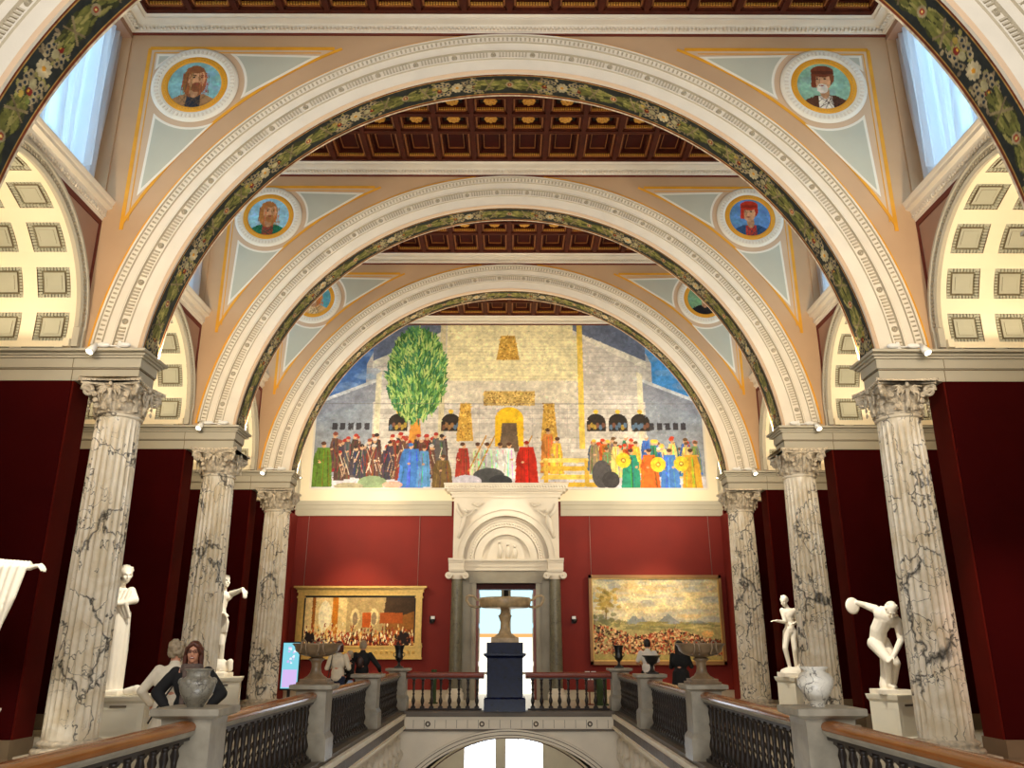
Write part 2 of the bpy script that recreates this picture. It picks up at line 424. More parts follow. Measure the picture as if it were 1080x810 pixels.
def make_archivolt(F0):
    mb = MB(); cx = 0
    prof = [(RI-.02, F0-.002), (RI-.02, F0-.05), (RI+.03, F0-.08), (RI+.05, F0-.06), (RI+.27, F0-.06), (RI+.285, F0-.085), (RI+.31, F0-.085), (RI+.325, F0-.04),
            (RI+.455, F0-.04), (RI+.47, F0-.085), (RI+.49, F0-.085), (RI+.51, F0-.06), (RI+.64, F0-.065), (RI+.65, F0-.10), (RI+.665, F0-.10), (RI+.675, F0-.07),
            (RI+.77, F0-.085), (RI+.78, F0-.12), (RI+.81, F0-.12), (RI+.84, F0-.08), (RE, F0-.04), (RE, F0-.002)]
    mis = [0]*len(prof); mis[1] = 1; mis[3] = 3 if False else 0; mis[4] = 3; mis[6] = 3; mis[8] = 3; mis[10] = 3; mis[12] = 3; mis[14] = 3; mis[16] = 3; mis[19] = 2
    mb.arc(prof, 0, ZC, A0+.002, PI-A0-.002, 160, 0, mis=mis)
    # fluting between rosettes
    Rm = RI+.39; L = (PI-2*A0)*Rm; nf = int(L/.062); per = 12
    for i in range(nf+1):
        a = A0+(PI-2*A0)*i/nf
        T = Matrix.Translation((0, 0, ZC)) @ Matrix.Rotation(-(a-PI/2), 4, 'Y') @ Matrix.Translation((0, 0, Rm))
        if i % per == per//2:
            mb.arc([(.055, F0-.04), (.04, F0-.08), (.026, F0-.045)], 0, 0, 0, 2*PI, 12, 3, T=T, closed=False)
            mb.sphere(T @ Vector((0, F0-.05, 0)), .018, 6, 4, 3)
        elif i % per not in (per//2-1, per//2+1) or True:
            if i % per in (per//2-1, per//2+1): continue
            mb.box(-.013, .013, F0-.07, F0-.035, -.055, .055, 3, T)
    # egg and dart
    Ro = RI+.72; L = (PI-2*A0)*Ro; ne = int(L/.085)
    for i in range(ne):
        a = A0+(PI-2*A0)*(i+.5)/ne
        T = Matrix.Translation((0, 0, ZC)) @ Matrix.Rotation(-(a-PI/2), 4, 'Y') @ Matrix.Translation((0, 0, Ro))
        x = .024
        mb.add([T @ Vector(p) for p in ((-x, F0-.075, .045), (x, F0-.075, .045), (.012, F0-.075, -.048), (-.012, F0-.075, -.048), (0, F0-.12, .01))],
               [(0, 1, 4), (1, 2, 4), (2, 3, 4), (3, 0, 4)], 3)
    return mb

ORD = ['nearest great arch, cut off at the top corners', 'second great arch, framing the next two', 'third great arch, under the second one', 'smallest and farthest great arch, in front of the mural']
SOFF_PROTO = None; ARCH_PROTO = None
for i, F0 in enumerate(F):
    t = thing('transverse_arch', (0, F0, SPR), 'cream stone '+ORD[i], 'arch', 'great arches across the hall')
    if ARCH_PROTO is None:
        ARCH_PROTO = make_archivolt(F0).build('archivolt', [M['stone'], M['pinklight'], M['yellow'], M['groove']], t)
        def fn(u, v, F0=F0):
            a = PI-A0-.002-(PI-2*A0-.004)*u
            return (RI-.015)*np.cos(a), F0-.045+(TH+.045)*v, ZC+(RI-.015)*np.sin(a)
        SOFF_PROTO = paint_grid('soffit_band', GAR, fn, t)
        SOFF_PROTO['label'] = 'underside band painted with leaf garlands and daisies on dark blue'
    else:
        for P_ in (ARCH_PROTO, SOFF_PROTO):
            c_ = P_.copy(); C.objects.link(c_); c_.parent = t
    # wall above the arch
    mb = MB(); arch_wall(mb, SW, SPR, CEIL, RI+.01, ZC, F0, F0+TH, 0)
    if i == 0: WALLP = None
    # painted panels of the spandrel, both sides, raised like a thin coat
    y1 = F0-.012; y0 = F0-.004
    for sx in (-1, 1):
        def P(pts): 
            q = [(sx*-1*x, z) for x, z in pts]
            return q if sx == -1 else list(reversed(q))
        mcx, mcz = -5.92, 11.66
        def ring_strip(R, w, a, b_, mi, yy, n=40, cx=0., cz=ZC):
            mb.arc([(R-w/2, y0), (R-w/2, yy), (R+w/2, yy), (R+w/2, y0)], sx*-1*cx, cz, a, b_, n, mi)
        def strip(pts, w, mi, yy):
            for (xa, za), (xb, zb_) in zip(pts[:-1], pts[1:]):
                d = math.hypot(xb-xa, zb_-za); nx, nz = -(zb_-za)/d*w/2, (xb-xa)/d*w/2
                mb.prism(P([(xa+nx, za+nz), (xb+nx, zb_+nz), (xb-nx, zb_-nz), (xa-nx, za-nz)]), yy, y0, mi)
        a1, a2 = math.radians(118), math.radians(157.3)
        if sx == 1: a1, a2 = PI-a2, PI-a1
        # inner lighter field between the lines
        Rl = RE+.42
        arcp = [(Rl*math.cos(a), ZC+Rl*math.sin(a)) for a in [math.radians(118+39.3*q/24) for q in range(25)]]
        tip, low = (-3.35, 12.5), (-6.87, 8.62)
        mb.prism(P([(-6.87, 12.5)]+[(-6.87, 8.7)]+[p for p in reversed(arcp) if p[1] < 12.5 and p[0] > -6.87]+[tip]), F0-.006, F0+.001, 1)
        strip([low, (-6.87, 12.5), tip], .07, 2, y1)
        lo = math.degrees(math.acos(max(-1, -6.87/Rl))); hi = math.degrees(math.asin((12.5-ZC)/Rl)); hi = 180-hi
        aa, bb = math.radians(hi), math.radians(lo)
        if sx == 1: aa, bb = PI-bb, PI-aa
        ring_strip(Rl, .055, aa, bb, 2, y1-.002)
        strip([(-6.87+.1, 8.8), (-6.77, 12.4), (-3.6, 12.4)], .018, 2, y1)
        # gilt line hugging the archivolt
        ring_strip(RE+.04, .05, A0, PI/2-.12, 2, y1) if sx == 1 else ring_strip(RE+.04, .05, PI/2+.12, PI-A0, 2, y1)
        # three grey green panels with white borders
        def arcpts(r, d0, d1, n=12): return [(mcx+r*math.cos(math.radians(d0+(d1-d0)*q/n)), mcz+r*math.sin(math.radians(d0+(d1-d0)*q/n))) for q in range(n+1)]
        def panel(pts):
            cxm = sum(p[0] for p in pts)/len(pts); czm = sum(p[1] for p in pts)/len(pts)
            mb.prism(P(pts), F0-.016, F0-.005, 3)
            n_ = len(pts); ar = sum(pts[i_][0]*pts[(i_+1) % n_][1]-pts[(i_+1) % n_][0]*pts[i_][1] for i_ in range(n_)); sg = 1 if ar > 0 else -1; d_ = .05; q_ = []
            for i_ in range(n_):
                p0_, p1_, p2_ = Vector(pts[i_-1]), Vector(pts[i_]), Vector(pts[(i_+1) % n_])
                e1, e2 = (p1_-p0_).normalized(), (p2_-p1_).normalized(); n1, n2 = Vector((-e1.y, e1.x))*sg, Vector((-e2.y, e2.x))*sg
                m2 = n1+n2; m2 = m2/max(.12, m2.dot(n1)) if m2.length > .01 else n1
                if m2.length > 3.2: m2 = m2.normalized()*3.2
                q_.append(tuple(p1_+m2*d_))
            mb.prism(P(q_), F0-.020, F0-.005, 4)
        ends = {0, 12, 13}
        panel(arcpts(.93, 50, -18)+[(-3.62, 12.33)])
        ends = {0, 12, 13}
        panel(arcpts(.93, 298, 222)[::1]+[(-6.68, 9.3)])
        ends = {0, 1, 2}
        panel([(-6.72, 12.36), (-6.72, 12.0), (-6.36, 12.36)])
    WALLP = mb.build('wall_above_arch', [M['pink'], M['pinklight'], M['yellow'], M['white'], M['panel']]); struct(WALLP)

# ---- portrait medallions ---------------------------------------------------
def portrait(hair, beard, hat, cloth, cloth2, bg, skin=k(214, 160, 116), long_=True, face=1, seed=0):
    cv = Canvas(150, 150, 2., 2., bg); r2 = random.Random(seed)
    for q in range(60): cv.ell(r2.uniform(0, 2), r2.uniform(0, 2), .16, .1, tuple(min(1, c*r2.uniform(.92, 1.12)) for c in bg), .5)
    cv.poly([(.2, 0), (.32, .45), (.7, .66), (1.3, .66), (1.68, .45), (1.8, 0)], cloth)
    cv.poly([(.78, 0), (.8, .64), (1.2, .64), (1.22, 0)], cloth2)
    for q in range(14): cv.line(r2.uniform(.3, 1.7), 0, r2.uniform(.5, 1.5), .6, .02, tuple(c*.7 for c in cloth), .6)
    if long_: cv.ell(1-.02*face, 1.10, .36, .56, hair)
    else: cv.ell(1, 1.3, .33, .36, hair)
    cv.ell(1, .78, .14, .25, tuple(c*.85 for c in skin)); cv.ell(1+.04*face, 1.18, .25, .36, skin)
    cv.ell(1+.16*face, 1.16, .06, .1, tuple(c*.86 for c in skin))
    for dx in (-.05, .17):
        cv.ell(1+face*dx, 1.24, .045, .022, k(60, 36, 24)); cv.line(1+face*(dx-.06), 1.30, 1+face*(dx+.06), 1.31, .02, tuple(c*.6 for c in hair))
    cv.line(1+face*.09, 1.25, 1+face*.12, 1.10, .02, tuple(c*.65 for c in skin))
    if beard: cv.ell(1+.05*face, .90, .16, .17, beard); cv.ell(1+.07*face, 1.045, .10, .02, beard)
    cv.ell(1+.07*face, 1.0, .07, .022, k(150, 70, 56))
    if hat: cv.ell(1, 1.5, .34, .2, hat); cv.poly([(.66, 1.42), (.62, .95), (.76, .9), (.8, 1.4)], hat); cv.poly([(.66, 1.4), (1.34, 1.4), (1.3, 1.52), (.7, 1.52)], tuple(c*.8 for c in hat))
    else: cv.ell(1-.03*face, 1.5, .27, .12, hair)
    if long_:
        for q in range(16): cv.line(.62+.02*q if q % 2 else 1.38-.02*q, 1.4, .6+.02*q if q % 2 else 1.42-.02*q, .62, .018, tuple(min(1, c*r2.uniform(.7, 1.12)) for c in hair))
    cv.dab(1200, .022, .07, seed, .5); cv.noise(.18, 5)
    yy, xx = np.mgrid[0:150, 0:150]; sy_ = np.clip(((yy-60)/1.22+62).astype(int), 0, 149); sx2 = np.clip(((xx-75)/1.22+75).astype(int), 0, 149); cv.a = cv.a[sy_, sx2]; return cv
PORT = [[('round painted portrait of a long-haired bearded man in a fur collar, on the second arch', portrait(k(150, 92, 52), k(140, 84, 48), None, k(160, 120, 80), k(40, 44, 56), k(130, 180, 184), seed=1)),
         ('round painted portrait of a white-bearded man in a brown cap, on the second arch', portrait(k(120, 70, 40), k(226, 214, 196), k(120, 60, 34), k(86, 52, 34), k(230, 220, 200), k(140, 180, 156), face=-1, long_=False, seed=2))],
        [('round painted portrait of a fair-haired person in a green cloak, on the third arch', portrait(k(186, 120, 60), k(180, 116, 66), None, k(36, 110, 80), k(150, 66, 50), k(150, 200, 220), seed=3)),
         ('round painted portrait of a person in a red hood, on the third arch', portrait(k(170, 50, 30), None, k(196, 56, 30), k(50, 80, 120), k(190, 60, 40), k(96, 140, 190), face=-1, long_=False, seed=4))],
        [('round painted portrait of a pale reclining head on blue, on the farthest arch', portrait(k(200, 130, 60), k(210, 190, 150), None, k(214, 170, 110), k(230, 200, 150), k(90, 160, 170), face=-1, seed=5)),
         ('round painted portrait of a grey-bearded man in black, on the farthest arch', portrait(k(60, 44, 36), k(200, 190, 170), None, k(30, 28, 30), k(34, 30, 32), k(120, 160, 120), long_=False, seed=6))]]
for i in range(1, 4):
    for j, sx in enumerate((-1, 1)):
        F0 = F[i]; cx, cz = sx*5.92, 11.66
        lab, cv = PORT[i-1][j]
        t = thing('portrait_medallion', (cx, F0-.02, cz), lab, 'medallion', 'painted portrait medallions')
        mb = MB()
        mb.arc([(.62, F0-.022), (.62, F0-.04), (.66, F0-.055), (.76, F0-.055), (.80, F0-.04), (.82, F0-.022)], cx, cz, 0, 2*PI, 72, 0, smooth=False, closed=False)
        for q in range(56):
            a = 2*PI*q/56
            T = Matrix.Translation((cx, 0, cz)) @ Matrix.Rotation(-a, 4, 'Y') @ Matrix.Translation((.71, 0, 0))
            mb.box(-.035, .035, F0-.07, F0-.05, -.016, .016, 1, T)
        mb.build('outer_ring', [M['white'], M['stone']], t)
        mb = MB(); mb.arc([(.50, F0-.022), (.50, F0-.03), (.52, F0-.045), (.60, F0-.045), (.625, F0-.03), (.625, F0-.022)], cx, cz, 0, 2*PI, 72, 0, closed=False)
        for q in range(60):
            a = 2*PI*q/60; mb.sphere((cx+.555*math.cos(a), F0-.045, cz+.555*math.sin(a)), .013, 6, 4, 1)
        mb.build('yellow_ring', [M['yellow'], M['gold']], t)
        paint_grid('portrait_panel', cv, lambda u, v: (cx+(u-.5)*1.04, np.full_like(u, F0-.028), cz+(v-.5)*1.04), t, disk=lambda a, b_: (a-.5)**2+(b_-.5)**2 < .248)

# ---- mouldings (cornices) --------------------------------------------------
def cornice(mb, x0, x1, yf, zb, zt, proj, mi=0, T=None, dent=.075, sgn=-1):
    """straight cornice on a wall whose face is y=yf, projecting towards sgn*y"""
    H = zt-zb; pr = [(0, 0), (.10, 0), (.14, .10), (.22, .14), (.24, .34), (.34, .38), (.40, .55), (.80, .62), (.82, .78), (.9, .82), (1, .95), (1, 1), (0, 1)]
    n = len(pr); vs = [Vector((x, yf+sgn*p*proj, zb+q*H)) for x in (x0, x1) for p, q in pr]
    if T is not None: vs = [T @ v for v in vs]
    mb.add(vs, [tuple(range(n)), tuple(reversed(range(n, 2*n)))]+[(i, i+n, (i+1) % n+n, (i+1) % n) for i in range(n)], mi)
    if dent:
        m_ = int((x1-x0)/dent)
        for i in range(m_):
            x = x0+(i+.5)*(x1-x0)/m_
            ya, yb = sorted((yf+sgn*proj*.20, yf+sgn*proj*.40))
            mb.box(x-dent*.28, x+dent*.28, ya, yb, zb+.17*H, zb+.35*H, mi, T)
for i in range(5):                       # cornice round each bay's ceiling
    mb = MB(); ya = (F[i-1]+TH) if i > 0 else 3.6; yb = F[i] if i < 4 else END
    cornice(mb, -SW, SW, yb, CORN, CEIL, .33)
    if i > 0: cornice(mb, -SW, SW, ya, CORN, CEIL, .38, sgn=1)
    for s in (-1, 1):
        cornice(mb, ya-(ya+yb)/2, yb-(ya+yb)/2, 0, CORN, CEIL, .38, T=Matrix(((0, s, 0, s*SW), (1, 0, 0, (ya+yb)/2), (0, 0, 1, 0), (0, 0, 0, 1))))
    mb.box(-SW, SW, yb-.04, yb-.001, CORN-.035, CORN, 1)
    struct(mb.build('trim_ceiling_cornice', [M['stone'], M['brownred']]))

# ---- coffered wooden ceiling -----------------------------------------------
def rosette(mb, c, r, mi, n=8, T=None):
    for q in range(n):
        a = 2*PI*q/n
        for rr, s_ in ((.62, .34), (.30, .22)):
            mb.sphere((c[0]+r*rr*math.cos(a), c[1]+r*rr*math.sin(a), c[2]-(.02 if rr < .5 else 0)), (r*s_, r*s_, .025), 6, 4, mi)
    mb.sphere((c[0], c[1], c[2]-.03), r*.18, 6, 4, mi)
def ceiling_mb(ya, yb):
    mb = MB(); x0, x1 = -SW+.36, SW-.36; y0, y1 = ya+.36, yb-.36
    nx = 16; dx = (x1-x0)/nx; D = y1-y0
    rows = [.32, .18, .18, .32]
    ys = [y0]; zrow = 0
    for r_ in rows: ys.append(ys[-1]+D*r_)
    mb.box(-SW, SW, ya, yb, CEIL+.24, CEIL+.30, 0)
    zt = CEIL+.24; zb = CEIL+.0
    for i in range(nx+1):
        x = x0+i*dx; mb.box(x-.085, x+.085, y0, y1, zb, zt, 0); mb.box(x-.05, x+.05, y0, y1, zb-.03, zb, 0)
    for j in range(5):
        mb.box(x0, x1, ys[j]-.085, ys[j]+.085, zb, zt, 0); mb.box(x0, x1, ys[j]-.05, ys[j]+.05, zb-.025, zb, 0)
    mb.box(-SW, SW, ya, y0, zb, zt, 0); mb.box(-SW, SW, y1, yb, zb, zt, 0)
    def frame(xa, xb, ya_, yb_, w, za, zb_, mi):
        mb.box(xa, xb, ya_, ya_+w, za, zb_, mi); mb.box(xa, xb, yb_-w, yb_, za, zb_, mi)
        mb.box(xa, xa+w, ya_, yb_, za, zb_, mi); mb.box(xb-w, xb, ya_, yb_, za, zb_, mi)
    for i in range(nx):
        for j in range(4):
            xa, xb = x0+i*dx+.085, x0+(i+1)*dx-.085; a, b_ = ys[j]+.085, ys[j+1]-.085
            frame(xa, xb, a, b_, .035, zb+.02, zb+.10, 2)
            n = 12
            for q in range(n):
                xx = xa+.04+(xb-xa-.08)*(q+.5)/n
                mb.box(xx-.016, xx+.016, b_-.07, b_-.035, zb+.03, zb+.08, 1); 
            frame(xa+.03, xb-.03, a+.03, b_-.03, .05, zb+.10, zt, 0)
            frame(xa+.15, xb-.15, a+.15, b_-.15, .018, zt-.08, zt-.04, 2)
            mb.box(xa+.07, xb-.07, a+.07, b_-.07, zt-.05, zt, 3)
            if j in (1, 2): 
                mb.box(xa+.12, xb-.12, a+.12, b_-.12, zt-.09, zt-.05, 4); rosette(mb, ((xa+xb)/2, (a+b_)/2, zt-.12), .17, 1, 8)
    return mb
cp = None
for i in range(5):
    if i == 0:
        struct(ceiling_mb(3.6, F[0]).build('ceiling', [M['wood'], M['gold'], M['giltwood'], M['wood2'], M['black']], loc=(0, 3.6, 0)))
    elif cp is None:
        cp = struct(ceiling_mb(F[0]+TH, F[1]).build('ceiling', [M['wood'], M['gold'], M['giltwood'], M['wood2'], M['black']], loc=(0, F[0]+TH, 0)))
    else:
        c_ = cp.copy(); c_.location = (0, F[i-1]+TH, 0); C.objects.link(c_)

# ---- side bays: beams, lunettes, vaults, windows, curtains -------------------
XO = 12.2
SIDEN = {-1: 'left', 1: 'right'}
def beam_mb(F0, s):
    mb = MB(); xi = 6.17 if F0 > 8.5 else 6.25
    def bx(xa, xb, *r): mb.box(min(s*xa, s*xb), max(s*xa, s*xb), *r)
    # three mouldings wrapped round the block and running on to the aisle wall
    bx(xi+.03, XO, F0+.03, F0+TH-.03, BB, BB+.22, 0)
    bx(xi+.015, XO, F0+.015, F0+TH-.015, BB+.19, BB+.205, 1)
    bx(xi, XO, F0, F0+TH, BB+.22, BB+.38, 0)
    bx(xi-.04, XO, F0-.04, F0+TH+.04, BB+.38, BB+.42, 0)
    bx(xi-.08, XO, F0-.08, F0+TH+.08, BB+.42, BB+.455, 0)
    bx(xi-.12, XO, F0-.19, F0+TH+.12, BB+.455, BB+.50, 0)
    bx(7.30, 7.312, F0-.002+.028, F0+.05, BB, BB+.20, 1)
    bx(7.30, 7.312, F0-.002, F0+.05, BB+.22, BB+.38, 1)
    return mb
SIDE_WALLS = {}
def vault_mb(yc, s):
    """barrel vault with its axis along x, recessed coffers"""
    mb = MB(); R = 1.95; ZV = 6.68; xa, xb = SW+.035, XO
    def Pt(th, x, h=0.): return Vector((s*x, yc+(R+h)*math.cos(th), ZV+(R+h)*math.sin(th)))
    def cellq(t0, t1, x0, x1, h, mi, n=3):
        for q in range(n):
            a, b_ = t0+(t1-t0)*q/n, t0+(t1-t0)*(q+1)/n
            mb.add([Pt(a, x0, h), Pt(a, x1, h), Pt(b_, x1, h), Pt(b_, x0, h)], [(0, 1, 2, 3)], mi)
    def wallring(t0, t1, x0, x1, h0, h1, mi):
        for (a, xa_), (b_, xb_) in (((t0, x0), (t0, x1)), ((t0, x1), (t1, x1)), ((t1, x1), (t1, x0)), ((t1, x0), (t0, x0))):
            mb.add([Pt(a, xa_, h0), Pt(b_, xb_, h0), Pt(b_, xb_, h1), Pt(a, xa_, h1)], [(0, 1, 2, 3)], mi)
    ths = [math.radians(.5+22.4*q) for q in range(9)]; tw = math.radians(7.4)
    xs = [7.66+.80*q for q in range(6)]; xw = .275
    tb = [math.radians(-10.3)]; 
    for t in ths: tb += [t-tw, t+tw]
    tb.append(PI+math.radians(10.3)); xbk = [xa]
    for x in xs: xbk += [x-xw, x+xw]
    xbk.append(xb)
    for i in range(len(tb)-1):
        for j in range(len(xbk)-1):
            t0, t1, x0, x1 = tb[i], tb[i+1], xbk[j], xbk[j+1]
            if i % 2 == 1 and j % 2 == 1:
                wallring(t0, t1, x0, x1, 0, .05, 2)
                dt, dx = math.radians(1.6), .065
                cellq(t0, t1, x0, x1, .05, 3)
                for q in range(10):      # dentils round the coffer
                    f0, f1 = (q+.2)/10, (q+.8)/10
                    for (ta, tb_, xa_, xb_) in ((t0, t0+dt, x0+(x1-x0)*f0, x0+(x1-x0)*f1), (t1-dt, t1, x0+(x1-x0)*f0, x0+(x1-x0)*f1),
                                                (t0+(t1-t0)*f0, t0+(t1-t0)*f1, x0, x0+dx), (t0+(t1-t0)*f0, t0+(t1-t0)*f1, x1-dx, x1)):
                        vs = [Pt(ta, xa_, .052), Pt(ta, xb_, .052), Pt(tb_, xb_, .052), Pt(tb_, xa_, .052), Pt(ta, xa_, .015), Pt(ta, xb_, .015), Pt(tb_, xb_, .015), Pt(tb_, xa_, .015)]
                        mb.add(vs, [(0, 1, 5, 4), (1, 2, 6, 5), (2, 3, 7, 6), (3, 0, 4, 7), (4, 5, 6, 7)], 1)
                ix0, ix1, it0, it1 = x0+.10, x1-.10, t0+math.radians(2.6), t1-math.radians(2.6)
                wallring(it0, it1, ix0, ix1, .02, .05, 2)
                cellq(it0, it1, ix0, ix1, .02, 1)
                jx0, jx1, jt0, jt1 = ix0+.05, ix1-.05, it0+math.radians(1.3), it1-math.radians(1.3)
                wallring(jt0, jt1, jx0, jx1, .012, .02, 2)
                cellq(jt0, jt1, jx0, jx1, .012, 1)
            else:
                cellq(t0, t1, x0, x1, 0, 0, 3 if i % 2 else 1)
    # low kerb in front of the hidden strip light
    for sg in (-1, 1):
        y_ = yc+sg*(R-.08)
        mb.box(min(s*xa, s*(xa+.10)), max(s*xa, s*(xa+.10)), min(y_, y_+sg*.3), max(y_, y_+sg*.3), SPR, SPR+.14, 0)
    return mb
def curtain_mb(y0, y1, s, seed):
    r2 = random.Random(seed); n = 420; m_ = 26; vs = []; fs = []
    zt = CORN+.02; ph = [r2.uniform(0, 6.28) for _ in range(6)]
    def bot(t): return 9.36+.20*abs(math.sin(t*4.+ph[0]))+.05*math.sin(t*31+ph[1])
    for i in range(n+1):
        t = i/n; y = y0+(y1-y0)*t
        for j in range(m_+1):
            h = j/m_; z = zt+(bot(t)-zt)*h
            amp = .042+.03*h
            x = math.sin(t*150+ph[2]+1.2*math.sin(t*9+ph[3])+.8*math.sin(h*3+t*20))*amp*1.25+.05*math.sin(t*37+ph[4]+h*1.2)*(.4+h)+.03*math.sin(t*210+ph[5]+h)
            yy = y+.10*math.sin(h*2.2+t*6)*h*math.sin(PI*t)
            vs.append((s*(SW+.20+x), yy, z))
    for i in range(n):
        for j in range(m_): a = i*(m_+1)+j; fs.append((a, a+1, a+m_+2, a+m_+1))
    mb = MB(); mb.add(vs, fs, 0, True); return mb
for i, F0 in enumerate(F):
    yA, yB = F0+TH, (F[i+1] if i < 3 else END); yc = (yA+yB)/2
    for s in (-1, 1):
        sn = SIDEN[s]
        bm = beam_mb(F0, s).build('trim_beam', [M['beam'], M['coffer_line']]); struct(bm)
        # cross wall below the beam
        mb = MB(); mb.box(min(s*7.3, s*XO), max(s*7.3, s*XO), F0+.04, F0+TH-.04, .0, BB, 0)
        mb.box(min(s*7.27, s*7.31), max(s*7.27, s*7.31), F0+.06, F0+TH-.06, .30, BB, 1)  # strip on the hall side carrying the light-toned red
        struct(mb.build('wall_'+sn+'_cross', [M['red_shade'], M['pier_lit']]))
        mb = MB(); mb.box(min(s*7.27, s*XO), max(s*7.27, s*XO), F0+.0, F0+TH-.0, 0, .30, 0); mb.box(min(s*7.24, s*XO), max(s*7.24, s*XO), F0-.03, F0+TH+.03, 0, .05, 0)
        struct(mb.build('baseboard_'+sn, [M['base']]))
        # upper side wall: lunette, ring, sill cornice
        T = sideT(s, yc)
        mb = MB()
        arch_wall(mb, (yB-yA)/2, 6.68, 8.9, 1.95, 6.68, 0, .03, 0, T=T, n=40, a0=-.0)
        for e_ in (-1, 1): mb.box(1.95 if e_ > 0 else -2.15, 2.15 if e_ > 0 else -1.95, 0, .03, SPR, 6.68, 0, T)
        mb.box(-2.15, 2.15, .03, .32, 8.72, 8.9, 0, T)
        mb.box(min(s*SW, s*(SW+.32)), max(s*SW, s*(SW+.32)), yA, yB, CORN-.12, CEIL, 0)
        for a_, b_ in ((yA, yA+.06), (yB-.06, yB)): mb.box(min(s*(SW-.02), s*(SW+.02)), max(s*(SW-.02), s*(SW+.02)), a_, b_, SPR, 8.7, 1)
        struct(mb.build('wall_'+sn, [M['mauve'], M['brownred']]))
        mb = MB(); R = 1.88
        mb.arc([(R+.04, .02), (R, -.07), (R+.06, -.09), (R+.09, -.06), (R+.17, -.06), (R+.19, -.10), (R+.24, -.10), (R+.27, 0), (R+.27, .02)], 0, 6.68, 0., PI, 64, 0, T=T)
        for e_ in (-1, 1):
            for ra_, rb_, yy_ in ((R+.03, R+.09, -.085), (R+.09, R+.17, -.06), (R+.17, R+.25, -.095)): mb.box(min(e_*ra_, e_*rb_), max(e_*ra_, e_*rb_), yy_, .02, SPR+.01, 6.68, 0, T)
        nn = 90
        for q in range(nn):
            a = .02+(PI-.04)*(q+.5)/nn
            mb.box(-.02, .02, -.085, -.055, -.03, .03, 1, T @ Matrix.Translation((0, 0, 6.68)) @ Matrix.Rotation(-(a-PI/2), 4, 'Y') @ Matrix.Translation((0, 0, R+.13)))
        struct(mb.build('trim_lunette_ring', [M['beam'], M['groove']]))
        mb = MB(); cornice(mb, -(yB-yA)/2, (yB-yA)/2, 0, 8.80, 9.18, .20, T=T)
        mb.box(min(s*SW, s*(SW+.34)), max(s*SW, s*(SW+.34)), yA, yB, 8.9, 9.18, 0)
        mb.box(min(s*(SW-.02), s*(SW+.02)), max(s*(SW-.02), s*(SW+.02)), yA, yB, 8.70, 8.80, 1)
        struct(mb.build('trim_window_sill', [M['stone'], M['brownred']]))
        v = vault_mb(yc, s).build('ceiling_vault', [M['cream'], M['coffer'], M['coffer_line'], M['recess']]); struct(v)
        # far wall of the bay
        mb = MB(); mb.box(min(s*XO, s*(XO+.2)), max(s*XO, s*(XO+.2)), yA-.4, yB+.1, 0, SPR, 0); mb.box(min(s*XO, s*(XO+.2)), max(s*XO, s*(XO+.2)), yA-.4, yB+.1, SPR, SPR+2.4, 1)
        struct(mb.build('wall_'+sn+'_aisle', [M['red_shade'], M['cream']]))
        # window behind the curtain
        mb = MB(); xw = SW+.50
        mb.box(min(s*xw, s*(xw+.03)), max(s*xw, s*(xw+.03)), yA+.35, yB-.45, 9.18, CORN, 0)
        nb = 7
        for q in range(nb+1):
            y_ = yA+.35+(yB-yA-.8)*q/nb; mb.box(min(s*(xw-.06), s*xw), max(s*(xw-.06), s*xw), y_-.03, y_+.03, 9.18, CORN, 1)
        for q in range(6):
            z_ = 9.18+(CORN-9.18)*q/5; mb.box(min(s*(xw-.05), s*xw), max(s*(xw-.05), s*xw), yA, yB, z_-.025, z_+.025, 1)
        struct(mb.build('window_%d' % (2*i+(s > 0)+1), [M['daylight'], M['coffer_line']]))
        mb = MB(); mb.box(min(s*SW, s*(xw+.1)), max(s*SW, s*(xw+.1)), yA, yA+.03, 9.18, CORN); mb.box(min(s*SW, s*(xw+.1)), max(s*SW, s*(xw+.1)), yB-.03, yB, 9.18, CORN)
        mb.box(min(s*(xw-.04), s*(xw+.1)), max(s*(xw-.04), s*(xw+.1)), yA, yA+.36, 9.18, CORN); mb.box(min(s*(xw-.04), s*(xw+.1)), max(s*(xw-.04), s*(xw+.1)), yB-.46, yB, 9.18, CORN)
        struct(mb.build('trim_window_reveal', [M['pink']]))
        wh = ['between nearest and second arch', 'between second and third arch', 'between third and farthest arch', 'beside the mural wall'][i]
        c_ = curtain_mb(yA+.06, yB-.06, s, 10*i+s).build('curtain', [M['curtain']], loc=(s*(SW+.2), yc, CORN))
        tag(c_, 'sheer white curtain, high %s window, %s' % (sn, wh), 'curtain', 'sheer curtains over the high windows')

# ---- columns ----------------------------------------------------------------
def shaft_mb():
    mb = MB(); n = 24; sub = 6; H0, H1 = .28, 5.27; vs = []; fs = []; nz = 14; N = n*sub
    for j in range(nz+1):
        h = j/nz; z = H0+(H1-H0)*h; R = .392-.045*h**1.6-.004*h
        for q in range(N):
            ph = (q % sub)/sub; d = .032*math.sin(PI*ph)**.8 if ph > 0 else 0
            if .02 < h < 1: r = R-d
            else: r = R-.004
            a = 2*PI*q/N; vs.append((r*math.cos(a), r*math.sin(a), z))
    for j in range(nz):
        for q in range(N): q2 = (q+1) % N; fs.append((j*N+q, j*N+q2, (j+1)*N+q2, (j+1)*N+q))
    mb.add(vs, fs, 0, False)
    mb.lathe([(.33, 5.20), (.375, 5.215), (.38, 5.24), (.36, 5.262), (.34, 5.27)], n=32)
    return mb
def base_mb():
    mb = MB(); mb.sq([(.52, 0), (.52, .10)])
    mb.lathe([(.50, .10), (.515, .135), (.50, .17), (.44, .18), (.42, .205), (.44, .225), (.46, .25), (.44, .275), (.40, .285), (.39, .30)], n=40)
    return mb
